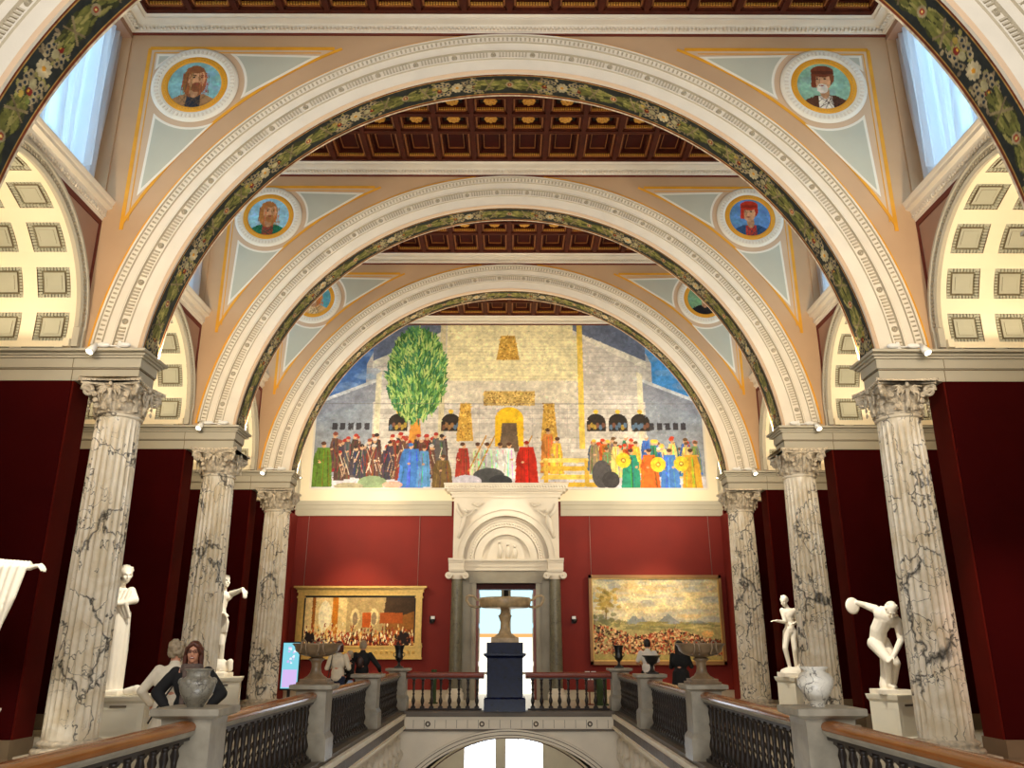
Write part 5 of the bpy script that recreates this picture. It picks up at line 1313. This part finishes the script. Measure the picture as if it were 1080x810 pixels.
def person(name, loc, rz, H, label, top, trousers, hair, arms, hairstyle, topkind='sweater', yaw=0., pitch=0., seed=0, bag=None):
    s = H/1.70; t = thing('person', loc, label, 'person', None, rz)
    def J(x, y, z): return Vector((x*s, y*s, z*s))
    b = Blob()
    P = head(b, J(0, -.015, 1.575), yaw, pitch, 0, s)
    b.chain([J(0, .01, 1.38), J(0, 0, 1.52)], [.062*s, .054*s])
    b.chain([J(0, 0, .95), J(0, 0, 1.15), J(0, 0, 1.32)], [.11*s, .10*s, .11*s])
    for e in (-1, 1):
        sh = J(e*.165, .01, 1.37); el, wr = [J(*q) for q in arms[0 if e < 0 else 1]]
        b.cap(J(0, 0, 1.33), .08*s, sh, .05*s); b.chain([sh, el, wr], [.044*s, .034*s, .024*s])
        d = (wr-el).normalized(); hand(b, wr, d, V(0, 0, 1) if abs(d.z) < .8 else V(0, -1, 0), s*1.0, .35, e)
        b.chain([J(e*.085, 0, .93), J(e*.10, -.01, .49), J(e*.10, .02, .09)], [.08*s, .052*s, .036*s]); b.cap(J(e*.10, .03, .06), .035*s, J(e*.11, -.13, .035), .03*s)
    b.build('body', SK, t, .010, 2)
    b = Blob()                                         # top garment
    b.ell(J(0, 0, 1.25), ((.205 if topkind == 'coat' else .175)*s, .125*s, .19*s)); b.ell(J(0, .0, 1.02), (.155*s, .115*s, .17*s)); b.ell(J(0, .02, 1.37), (.15*s, .085*s, .06*s))
    b.ell(J(0, 0, .92), (.168*s, .12*s, .10*s))
    if topkind == 'coat':
        for q in range(12):
            a = 2*PI*q/12; b.cap(J(.12*math.cos(a), .09*math.sin(a), 1.0), .07*s, J(.20*math.cos(a)+.012*math.sin(q*5), .15*math.sin(a), .52), .045*s)
        b.ell(J(0, 0, .75), (.19*s, .14*s, .25*s))
    if topkind == 'woman': b.ell(J(0, -.075, 1.22), (.13*s, .075*s, .085*s))
    b.cap(J(0, .02, 1.40), .070*s, J(0, .012, 1.44), .062*s)
    for e in (-1, 1):
        sh = J(e*.165, .01, 1.365); el, wr = [J(*q) for q in arms[0 if e < 0 else 1]]
        if topkind == 'short': b.chain([sh, sh.lerp(el, .75)], [.066*s, .058*s])
        else:
            b.chain([sh, el, el.lerp(wr, .86)], [.066*s, .054*s, .042*s])
            if topkind == 'woman': b.chain([sh.lerp(el, .3), el, el.lerp(wr, .6)], [.07*s, .068*s, .055*s])
    b.build({'coat': 'coat', 'short': 'shirt', 'woman': 'cardigan', 'sweater': 'sweater'}[topkind], top, t, .012, 3)
    b = Blob(); b.ell(J(0, .0, .92), (.160*s, .112*s, .11*s))
    for e in (-1, 1): b.chain([J(e*.085, 0, .90), J(e*.10, -.01, .49), J(e*.10, .02, .11)], [.095*s, .07*s, .058*s])
    b.build('trousers', trousers, t, .014, 2)
    for e in (-1, 1):
        b = Blob(); b.cap(J(e*.10, .035, .045), .043*s, J(e*.115, -.145, .036), .034*s); b.build('shoe', M['black'], t, .012, 1)
    b = Blob(); r2 = random.Random(seed)                # hair
    b.ell(P(0, .024, .034), (.084*s, .097*s, .094*s))
    if hairstyle == 'long':
        for q in range(22):
            a = -.35+(PI+.7)*q/21; x, y = .078*math.cos(a), .02+.085*math.sin(a)
            b.chain([P(x, y, .04), P(x*1.12, y*1.05, -.06), P(x*1.2, y+.0, -.17-.03*r2.random())], [.022*s, .024*s, .016*s])
        for e in (-1, 1): b.chain([P(0, -.075, .098), P(e*.045, -.080, .066), P(e*.076, -.045, .0)], [.018*s, .018*s, .018*s])
    elif hairstyle == 'curly':
        for q in range(70):
            a = r2.uniform(-.25, PI+.25); h = r2.uniform(-.055, .125); rr = .085*math.sqrt(max(.15, 1-((h-.03)/.12)**2)); b.ell(P(rr*math.cos(a), .022+rr*1.1*math.sin(a), h), .022*s*r2.uniform(.8, 1.2))
    elif hairstyle == 'bob':
        for q in range(20):
            a = -.2+(PI+.4)*q/19; b.chain([P(.08*math.cos(a), .02+.09*math.sin(a), .03), P(.088*math.cos(a), .025+.09*math.sin(a), -.095)], [.026*s, .024*s])
    elif hairstyle == 'short':
        for q in range(14):
            a = -.1+(PI+.2)*q/13; b.chain([P(.074*math.cos(a), .02+.085*math.sin(a), .03), P(.066*math.cos(a), .025+.08*math.sin(a), -.055)], [.016*s, .012*s])
    b.build('hair', hair, t, .008, 1)
    return t, J, P
blackcloth = mat('black knit cloth', rgb(20, 19, 21), .85, .15, 8.)
cream_knit = mat('cream knit', rgb(224, 212, 190), .85, .08, 10.)
whiteshirt = mat('white shirt cloth', rgb(226, 220, 212), .8, .04)
jeans = mat('dark blue denim', rgb(30, 38, 62), .85, .15, 9.)
hair_br = mat('auburn hair', rgb(84, 40, 24), .5, .3, 30.)
hair_gr = mat('grey blond hair', rgb(156, 138, 112), .6, .25, 30.)
hair_bk = mat('black hair', rgb(24, 18, 18), .5, .2, 30.)
hair_rd = mat('dark red hair', rgb(72, 24, 20), .5, .2, 30.)
eye_m = mat('dark eye', rgb(24, 18, 16), .3, .05); lip_m = mat('lips', rgb(150, 60, 56), .5, .05); tooth = mat('teeth', rgb(236, 230, 220), .4, .02)
def face_bits(t, P, s=1., smile=False, glasses=False):
    for e in (-1, 1):
        mb = MB(); mb.sphere(P(e*.032, -.084, .010), (.011*s, .006*s, .006*s), 10, 6); mb.build('eye', [eye_m], t, ) if False else None
        o = bpy.data.objects.new('eye', mb.mesh('eye', [eye_m])); C.objects.link(o); o.parent = t
    mb = MB(); mb.sphere(P(0, -.092, -.054), (.026*s, .008*s, .011*s), 10, 6, 0)
    if smile: mb.sphere(P(0, -.097, -.054), (.019*s, .006*s, .0045*s), 10, 6, 1)
    o = bpy.data.objects.new('mouth', mb.mesh('mouth', [lip_m, tooth])); C.objects.link(o); o.parent = t
    if glasses:
        mb = MB()
        for e in (-1, 1): mb.tube([P(e*.034+.026*math.cos(a), -.104, .012+.018*math.sin(a)) for a in [2*PI*q/14 for q in range(15)]], .0028*s, 6); mb.tube([P(e*.060, -.102, .016), P(e*.078, -.02, .014)], .0026*s, 5)
        mb.tube([P(-.009, -.106, .014), P(.009, -.106, .014)], .0028*s, 5)
        o = bpy.data.objects.new('glasses', mb.mesh('glasses', [M['black']])); C.objects.link(o); o.parent = t
def child(t, name, mb, mt):
    o = bpy.data.objects.new(name, mb.mesh(name, mt)); C.objects.link(o); o.parent = t; return o
# woman with glasses, hands on hips, facing the camera
t, J, P = person('person', (-3.42, 9.35, 0), .30, 1.665, 'smiling woman with long brown hair, glasses and grey scarf, hands on hips', blackcloth, mat('dark wine trousers', rgb(40, 16, 20), .8), hair_br,
    [((-.33, .04, 1.16), (-.20, -.11, 1.00)), ((.33, .04, 1.14), (.20, -.11, 1.00))], 'long', 'woman', yaw=-.10, seed=1)
face_bits(t, P, 1., True, True)
b = Blob()
for a in range(12):
    q = 2*PI*a/12; b.cap(J(.085*math.cos(q), -.01+.075*math.sin(q), 1.43), .032, J(.10*math.cos(q+.4), -.02+.09*math.sin(q+.4), 1.39), .03)
for e in (-1, 1): b.chain([J(e*.06, -.10, 1.40), J(e*.05, -.165, 1.25), J(e*.06, -.17, 1.02)], [.032, .034, .028])
b.build('scarf', mat('grey brown scarf', rgb(96, 80, 72), .9, .3, 25.), t, .010, 1)
# grey-haired woman seen from behind, shoulder bag
t, J, P = person('person', (-3.86, 10.0, 0), PI+.25, 1.67, 'grey-haired woman in a cream coat seen from behind, black shoulder bag', cream_knit, cream_knit, hair_gr,
    [((-.25, -.06, 1.12), (-.16, -.20, 1.05)), ((.33, .0, 1.14), (.22, -.12, .98))], 'curly', 'coat', seed=2)
mb = MB(); mb.tube([J(-.13, .02, 1.46), J(-.02, .15, 1.2), J(.12, .17, .96), J(.2, .14, .80)], .010, 6); child(t, 'bag_strap', mb, [M['black']])
mb = MB(); mb.box(-.30, -.06, .15, .22, .62, .92); child(t, 'shoulder_bag', mb, [M['black']])
# woman in light sweater from behind
t, J, P = person('person', (-3.87, 19.6, 0), PI-.25, 1.73, 'dark-red-haired woman in a pale sweater seen from behind, bag strap across her back', cream_knit, jeans, hair_rd,
    [((-.27, .02, 1.12), (-.20, -.14, 1.20)), ((.27, .0, 1.12), (.2, -.16, 1.15))], 'bob', 'sweater', seed=3)
mb = MB(); mb.tube([J(.13, .03, 1.45), J(.12, .125, 1.2), J(.17, .13, .92)], .012, 6); child(t, 'bag_strap', mb, [M['black']])
# companion facing her
t, J, P = person('person', (-3.78, 20.45, 0), -.9, 1.52, 'shorter person in a black jacket with white buttons, facing the woman in the pale sweater', blackcloth, mat('pale blue denim', rgb(170, 190, 220), .8), hair_gr,
    [((-.22, -.02, 1.12), (-.16, -.2, 1.12)), ((.22, -.02, 1.12), (.18, -.16, 1.05))], 'short', 'sweater', seed=4)
face_bits(t, P)
for z in (1.25, 1.12, .99):
    mb = MB(); mb.sphere(J(.06, -.135, z), (.018, .012, .018), 8, 6); child([c_ for c_ in t.children if c_.name.startswith('sweater')][0], 'button', mb, [M['whitemetal']])
# man leaning on the rail in black
t, J, P = person('person', (-3.52, 20.75, 0), PI+.12, 1.76, 'grey-haired man in black seen from behind, arm stretched to the rail', blackcloth, blackcloth, hair_gr,
    [((-.38, -.02, 1.10), (-.40, -.20, 1.0)), ((.30, .0, 1.12), (.22, -.16, 1.02))], 'short', 'sweater', seed=5)
b = Blob(); b.ell(J(.05, .13, 1.20), (.09, .05, .14)); b.build('backpack', mat('dark brown leather', rgb(50, 24, 20), .5), t, .012, 2)
# man in a white shirt, woman in a long black coat on the right
t, J, P = person('person', (3.64, 22.6, 0), PI-.1, 1.80, 'man in a white shirt with short black hair, looking at the landscape painting', whiteshirt, blackcloth, hair_bk,
    [((-.27, -.02, 1.14), (-.17, -.2, 1.10)), ((.27, -.02, 1.14), (.17, -.2, 1.10))], 'short', 'short', seed=6)
t, J, P = person('person', (3.97, 20.0, 0), PI-.5, 1.75, 'dark-haired woman in a long black coat holding up a phone, before the landscape painting', blackcloth, blackcloth, hair_bk,
    [((-.22, -.10, 1.14), (-.12, -.30, 1.26)), ((.24, -.08, 1.12), (.16, -.30, 1.22))], 'long', 'coat', seed=7)
mb = MB(); mb.box(-.06, .02, -.43, -.42, 1.24, 1.40); child(t, 'phone', mb, [M['black']])

# ---- plaster statues -----------------------------------------------------------------
PLA = M['plaster']
def plinth(loc, w, h, label, rz=0.):
    t = thing('statue_plinth', loc, label, 'plinth', 'painted statue plinths', rz)
    mb = MB(); mb.sq([(w*.50, 0), (w*.50, .10), (w*.46, .12), (w*.46, h-.12), (w*.50, h-.08), (w*.52, h-.02), (w*.52, h)])
    T = lambda: None
    for q in range(4):
        R = Matrix.Rotation(q*PI/2, 4, 'Z')
        mb.box(-w*.36, w*.36, -w*.465, -w*.455, .20, .215, 0, R); mb.box(-w*.36, w*.36, -w*.465, -w*.455, h-.235, h-.22, 0, R)
        mb.box(-w*.36, -w*.345, -w*.465, -w*.455, .20, h-.22, 0, R); mb.box(w*.345, w*.36, -w*.465, -w*.455, .20, h-.22, 0, R)
    child(t, 'block', mb, [M['plinth']])
    mb = MB(); mb.box(-.14, .14, -w*.472, -w*.46, h-.19, h-.155); child(t, 'label_plate', mb, [M['ledge']])
    return t
def statue_head(b, c, s, yaw, pitch, roll=0., curls=True):
    P = head(b, c, yaw, pitch, roll, s)
    r2 = random.Random(3)
    b.ell(P(0, .022, .042), (.080*s, .094*s, .085*s))
    for q in range(90):
        a = r2.uniform(-.2, PI+.2); h = r2.uniform(-.02, .12); rr = .084*math.sqrt(max(.1, 1-((h-.03)/.105)**2)); b.ell(P(rr*math.cos(a), .018+rr*1.1*math.sin(a), h), .016*s)
# A: discus thrower
t = thing('statue', (6.84, 15.6, .80), 'white plaster athlete bending to swing a discus, on the right between columns', 'statue')
plinth((6.90, 15.6, 0), .66, .80, 'cream plinth under the discus-swinging statue', .45)
b = Blob()
b.mb.sq([(.27, 0), (.27, .08)])
z0 = .08
hipR, hipL = V(-.17, .02, z0+.78), V(.02, .10, z0+.80)
b.chain([hipR, V(-.09, -.26, z0+.50), V(-.03, -.04, z0+.10)], [.130, .085, .052]); b.cap(V(-.03, -.02, z0+.05), .045, V(-.03, -.22, z0+.035), .035)
b.chain([hipL, V(.12, -.08, z0+.44), V(.15, .16, z0+.10)], [.125, .085, .050]); b.cap(V(.14, .2, z0+.06), .04, V(.12, .05, z0+.03), .032)
b.ell(V(-.08, .05, z0+.80), (.155, .13, .13)); b.chain([V(-.09, .04, z0+.85), V(-.09, -.04, z0+1.02), V(-.01, -.14, z0+1.20)], [.15, .145, .165])
b.ell(V(.03, -.17, z0+1.24), (.24, .16, .17), Matrix.Rotation(.55, 3, 'Y'))
shA, shB = V(-.13, -.10, z0+1.38), V(.20, -.20, z0+1.16)
b.chain([V(-.02, -.14, z0+1.30), shA], [.10, .075]); b.chain([V(.06, -.16, z0+1.24), shB], [.10, .07])
b.chain([shA, V(-.27, -.02, z0+1.45), V(-.43, -.02, z0+1.50)], [.080, .060, .044]); hand(b, V(-.43, -.02, z0+1.50), V(-1, 0, -.1), V(0, -1, .2), 1.15, .6)
b.chain([shB, V(.21, -.22, z0+.84), V(-.03, -.36, z0+.56)], [.078, .060, .044]); hand(b, V(-.03, -.36, z0+.56), V(-.8, -.2, -.4), V(0, -.5, 1), 1.1, .3)
b.chain([V(.03, -.18, z0+1.30), V(.08, -.26, z0+1.32)], [.075, .07])
statue_head(b, V(.06, -.33, z0+1.33), 1.22, -.35, .75, .1)
b.chain([V(.02, .20, z0+.06), V(.03, .20, z0+.25), V(.02, .16, z0+.52)], [.12, .085, .07])
b.build('figure', PLA, t, .010, 2)
mb = MB(); mb.lathe([(.02, -.022), (.12, -.018), (.15, 0), (.12, .018), (.02, .022)], n=36)
R = Matrix.Translation((-.51, -.03, z0+1.44)) @ Matrix.Rotation(PI/2, 4, 'X') @ Matrix.Rotation(.25, 4, 'Y')
mb.v = [tuple(R @ Vector(v)) for v in mb.v]; child(t, 'discus', mb, [PLA])
# B: youth looking down, forearm forward, right side beyond the third column
t = thing('statue', (6.80, 20.7, .92), 'slender white plaster youth with bowed head and forearm held forward, right side', 'statue')
plinth((6.88, 20.7, 0), .72, .92, 'cream plinth under the slender statue with bowed head', .35)
b = Blob(); b.ell(V(0, 0, .115), (.30, .28, .11)); b.mb.sq([(.30, 0), (.30, .10)]); z0 = .15; S = 1.0
b.chain([V(-.06, 0, z0+.86), V(-.16, -.07, z0+.50), V(-.08, -.02, z0+.08)], [.098, .065, .042]); b.cap(V(-.07, 0, z0+.03), .04, V(-.14, -.16, z0+.02), .032)
b.chain([V(.10, 0, z0+.86), V(.08, -.04, z0+.46), V(.12, .10, z0+.06)], [.098, .066, .042]); b.cap(V(.12, .12, z0+.03), .04, V(.10, -.05, z0+.02), .032)
b.ell(V(.02, .0, z0+.90), (.155, .11, .12)); b.chain([V(.02, 0, z0+.95), V(.04, .01, z0+1.12), V(.03, -.01, z0+1.28)], [.12, .10, .125]); b.ell(V(.03, -.01, z0+1.33), (.19, .11, .11))
b.chain([V(.17, 0, z0+1.38), V(.24, -.02, z0+1.10), V(.05, -.22, z0+1.06)], [.062, .046, .034]); hand(b, V(.05, -.22, z0+1.06), V(-.8, -.5, 0), V(0, 0, 1), 1.1, .5)
b.chain([V(-.12, 0, z0+1.38), V(-.10, -.08, z0+1.10), V(-.34, -.20, z0+1.13)], [.062, .046, .034]); hand(b, V(-.34, -.20, z0+1.13), V(-1, -.3, 0), V(0, 0, 1), 1.1, .2)
b.chain([V(.02, 0, z0+1.40), V(-.03, -.03, z0+1.50)], [.058, .052]); statue_head(b, V(-.07, -.05, z0+1.59), 1.06, -.9, .45)
b.chain([V(.2, .12, z0+.03), V(.2, .10, z0+.3), V(.12, .08, z0+.62)], [.10, .07, .05])
b.build('figure', PLA, t, .011, 2)
# C: left, half behind the first column
t = thing('statue', (-7.24, 15.75, .78), 'tall white draped plaster statue half hidden behind the first left column', 'statue')
plinth((-6.86, 15.75, 0), .95, .78, 'white panelled plinth under the half hidden statue', .1)
b = Blob(); b.mb.sq([(.34, 0), (.34, .08)]); z0 = .08; k_ = 1.15
for q in range(16):
    a = 2*PI*q/16; b.chain([V(.15*math.cos(a), .12*math.sin(a), z0+1.15*k_), V(.19*math.cos(a)+.01*math.sin(7*q), .15*math.sin(a), z0+.6*k_), V(.21*math.cos(a+.1), .17*math.sin(a), z0+.03)], [.075, .06, .055])
b.ell(V(0, 0, z0+.7*k_), (.16, .13, .7)); b.ell(V(0, 0, z0+1.42*k_), (.21, .13, .17)); b.chain([V(0, 0, z0+1.2*k_), V(0, 0, z0+1.4*k_)], [.14, .14])
for e in (-1, 1):
    b.chain([V(e*.18, 0, z0+1.50*k_), V(e*.30, -.08, z0+1.36*k_), V(e*.10, -.28, z0+1.30*k_)], [.085, .075, .05]); hand(b, V(e*.10, -.28, z0+1.30*k_), V(-e, -.4, .1), V(0, 0, 1), 1.2, .5, e)
for q in range(6): b.chain([V(.22-.07*q, -.14, z0+1.50*k_), V(.20-.08*q, -.22, z0+1.32*k_), V(.26-.05*q, -.12, z0+1.1*k_)], [.035, .04, .035])
b.chain([V(0, 0, z0+1.55*k_), V(0, -.01, z0+1.65*k_)], [.065, .06]); statue_head(b, V(.07, -.05, z0+1.76*k_), 1.35, .7, .25)
b.build('figure', PLA, t, .012, 2)
t = thing('plaster_foot', (-6.66, 15.45, .785), 'small plaster fragment on the plinth beside the half hidden statue', 'fragment')
b = Blob(); b.cap(V(-.10, -.02, .065), .06, V(.0, 0, .08), .075).ell(V(.07, .0, .09), (.09, .09, .085)); b.build('fragment', PLA, t, .012, 1)
# D: left, figure with raised forearm
t = thing('statue', (-7.02, 20.7, .92), 'white plaster man with one arm stretched out and hand drooping, left side', 'statue')
plinth((-6.80, 20.7, 0), .86, .92, 'cream plinth under the statue with outstretched arm', .25)
b = Blob(); b.mb.sq([(.34, 0), (.34, .10)]); b.ell(V(.02, .05, .22), (.28, .24, .22)); z0 = .10; k_ = 1.28
b.chain([V(-.09, 0, z0+.90*k_), V(-.10, -.05, z0+.48*k_), V(-.10, .02, z0+.05)], [.12, .085, .06]); b.cap(V(-.10, .02, z0+.04), .05, V(-.12, -.17, z0+.03), .04)
b.chain([V(.09, 0, z0+.90*k_), V(.12, -.10, z0+.50*k_), V(.10, .05, z0+.12)], [.12, .085, .06]); b.cap(V(.10, .06, z0+.08), .05, V(.16, -.12, z0+.05), .04)
b.ell(V(0, 0, z0+.93*k_), (.19, .14, .14)); b.chain([V(0, 0, z0+.95*k_), V(-.02, 0, z0+1.15*k_), V(0, 0, z0+1.32*k_)], [.14, .125, .15]); b.ell(V(0, 0, z0+1.37*k_), (.24, .14, .13))
b.chain([V(.20, 0, z0+1.42*k_), V(.40, -.12, z0+1.46*k_), V(.54, -.22, z0+1.50*k_)], [.078, .06, .045]); hand(b, V(.54, -.22, z0+1.50*k_), V(.5, -.2, -.8), V(.5, -.4, .5), 1.6, .4)
b.chain([V(-.20, 0, z0+1.42*k_), V(-.26, 0, z0+1.14*k_), V(.05, -.24, z0+1.05*k_)], [.078, .06, .045]); hand(b, V(.05, -.24, z0+1.05*k_), V(1, -.2, 0), V(0, 0, 1), 1.6, .5)
for q in range(7): b.chain([V(-.16+.05*q, -.14, z0+1.04*k_), V(-.13+.06*q, -.17, z0+.9*k_), V(-.05+.045*q, -.14, z0+.72*k_)], [.035, .045, .03])
b.chain([V(.22, .05, .10), V(.30, .0, .30), V(.36, -.05, .34), V(.38, -.06, .18)], [.08, .08, .07, .06]); 
b.chain([V(0, 0, z0+1.45*k_), V(.02, -.01, z0+1.54*k_)], [.07, .065]); statue_head(b, V(.04, -.03, z0+1.65*k_), 1.35, .9, .0)
b.build('figure', PLA, t, .012, 2)
# E: nearest left statue, only its arm and cloak reach into view
t = thing('statue', (-7.0, 10.85, .85), 'white plaster statue at the left edge, outstretched arm draped with a cloak', 'statue')
plinth((-7.0, 10.85, 0), .9, .85, 'cream plinth under the cloaked left edge statue', 0)
b = Blob(); b.mb.sq([(.34, 0), (.34, .08)]); z0 = .08; k_ = 1.25
b.chain([V(-.09, 0, z0+.90*k_), V(-.12, -.05, z0+.48*k_), V(-.14, .05, z0+.05)], [.12, .085, .06]); b.cap(V(-.14, .05, z0+.04), .05, V(-.16, -.14, z0+.03), .04)
b.chain([V(.09, 0, z0+.90*k_), V(.12, -.06, z0+.50*k_), V(.12, 0, z0+.05)], [.12, .085, .06]); b.cap(V(.12, 0, z0+.04), .05, V(.16, -.18, z0+.03), .04)
b.ell(V(0, 0, z0+.93*k_), (.19, .14, .14)); b.chain([V(0, 0, z0+.95*k_), V(0, 0, z0+1.32*k_)], [.14, .15]); b.ell(V(0, 0, z0+1.34*k_), (.23, .14, .13))
AZ = z0+1.66
b.chain([V(.20, 0, AZ+.06), V(.52, -.05, AZ+.02), V(.84, -.10, AZ-.02)], [.085, .058, .040]); hand(b, V(.84, -.10, AZ-.02), V(1, -.08, .25), V(0, -.3, 1), 1.5, 1.6)
b.chain([V(-.20, 0, AZ), V(-.32, 0, z0+1.14*k_), V(-.30, -.2, z0+.92*k_)], [.078, .06, .045]); hand(b, V(-.30, -.2, z0+.92*k_), V(0, -.3, -1), V(-1, 0, 0), 1.3, .4)
b.chain([V(0, 0, z0+1.42*k_), V(.02, 0, z0+1.5*k_)], [.07, .065]); statue_head(b, V(.04, -.02, z0+1.62*k_), 1.3, .9, -.05)
b.build('figure', PLA, t, .012, 2)
b = Blob()
for q in range(13):
    x = .18+.050*q; L = [.55, .66, .74, .82, .90, .86, .78, .72, .60, .52, .50, .44, .40][q]*1.8
    fr = -.13-.02*(q % 2); b.chain([V(x, .06, AZ+.0), V(x, -.03, AZ+.09-.05*q/13), V(x+.01, fr, AZ-.02), V(x-.05+.02*math.sin(q*2), fr-.01, AZ-L*.55), V(x-.10-.012*q*.4+.02*math.sin(q*3), fr+.02, AZ-L)], [.030, .030, .030, .033, .022])
b.build('cloak', PLA, t, .012, 1)

# ---- light ------------------------------------------------------------------------------
def area(name, loc, target, sx, sy, energy, col):
    l = bpy.data.lights.new(name, 'AREA'); l.shape = 'RECTANGLE'; l.size = sx; l.size_y = sy; l.energy = energy; l.color = col
    o = bpy.data.objects.new(name, l); C.objects.link(o); o.location = loc
    o.rotation_euler = (Vector(target)-Vector(loc)).to_track_quat('-Z', 'Y').to_euler(); return o
def spot(name, loc, target, energy, ang, col=(1, .86, .66), blend=.6, rad=.05):
    l = bpy.data.lights.new(name, 'SPOT'); l.energy = energy; l.spot_size = math.radians(ang); l.spot_blend = blend; l.color = col; l.shadow_soft_size = rad
    o = bpy.data.objects.new(name, l); C.objects.link(o); o.location = loc
    o.rotation_euler = (Vector(target)-Vector(loc)).to_track_quat('-Z', 'Y').to_euler(); return o
WARM = (1., .80, .52); NEU = (1., .90, .74)
for i, F0 in enumerate(F):               # strip lights hidden on the beams below the vaults
    yA, yB = F0+TH, (F[i+1] if i < 3 else END); yc = (yA+yB)/2
    for s in (-1, 1):
        for e in (-1, 1):
            area('cove_light', (s*9.65, yc+e*1.62, SPR+.05), (s*9.65, yc+e*1.1, SPR+1.4), 4.2, .10, 25, (1., .80, .56))
for i in range(4):                       # added unseen fills above the imposts, brightening the arch faces and mural
    for s in (-1, 1):
        if i < 3: area('upper_fill', (s*(6.25 if i else 6.62), F[i]+TH+.05, SPR+.06), (s*5.0, F[i+1], 10.6), .35, .25, 130, (1., .84, .60))
        else: area('upper_fill', (s*6.2, F[i]+TH+.05, SPR+.06), (s*1.2, END, 9.4), .35, .25, 230, (1., .88, .66))
area('front_fill', (0, -2.0, 8.0), (0, 10, 12.5), 9., 5., 850, (1., .96, .90))  # added fill behind the camera, brightening the hall from the front
for x, p in ((-4.9, 330), (4.8, 330)):
    spot('picture_light', (x, 24.6, 6.2), (x, END, 2.2), p, 48, (1., .80, .52), .9)
spot('picture_light', (-4.2, 26.6, 8.6), (-4.2, END, 4.2), 260, 46, (1., .62, .30), .9)
spot('picture_light', (4.4, 26.6, 8.6), (4.6, END, 4.2), 110, 46, (1., .62, .30), .9)
area('stair_fill', (0, 1.2, -3.9), (0, 20, -1.9), 5., 1.6, 220, (.86, .92, 1.))  # added fill low in the stairwell, brightening its walls and relief
for x in (-4.9, 4.8): spot('picture_light', (x, 25.8, 5.6), (x, END, .9), 150, 76, (1., .62, .26), 1.)
spot('door_light', (0, 24.0, 9.2), (-.1, END, 5.0), 360, 26, (1., .9, .70))
for i, s, tgt in ((1, 1, (6.9, 15.6, 1.5)), (1, -1, (-7.2, 15.7, 1.6)), (2, 1, (6.8, 20.7, 1.7)), (2, -1, (-6.9, 20.7, 1.8)), (0, -1, (-6.4, 10.8, 2.3))):
    spot('statue_light', (s*4.6, tgt[1]-2.2, 6.2), tgt, 800, 24, (1., .93, .80), .5)
spot('statue_light', (5.2, 9.4, 5.9), (8.4, 12.9, 1.0), 900, 34, (1., .6, .45), 1.)
W = bpy.data.worlds.new('world'); sc.world = W; W.use_nodes = True
bg = W.node_tree.nodes['Background']; bg.inputs[0].default_value = (1., .95, .88, 1); bg.inputs[1].default_value = .32

# ---- camera --------------------------------------------------------------------------------
cam = bpy.data.cameras.new('camera'); co = bpy.data.objects.new('camera', cam); C.objects.link(co)
cam.sensor_width = 36; cam.lens = 36*862/1080; cam.clip_end = 200
co.location = (0, 0, 1.6); co.rotation_euler = (PI/2+math.radians(17.83), 0, -math.atan(3/862/1.0)*1.)
sc.camera = co
sc.view_settings.view_transform = 'Standard'; sc.view_settings.look = 'None'; sc.view_settings.gamma = 1; sc.view_settings.exposure = 0.5
sc.view_settings.use_curve_mapping = False
sc.cycles.max_bounces = 8; sc.cycles.diffuse_bounces = 4; sc.cycles.glossy_bounces = 3; sc.cycles.transmission_bounces = 4; sc.cycles.transparent_max_bounces = 6
sc.cycles.sample_clamp_indirect = 6
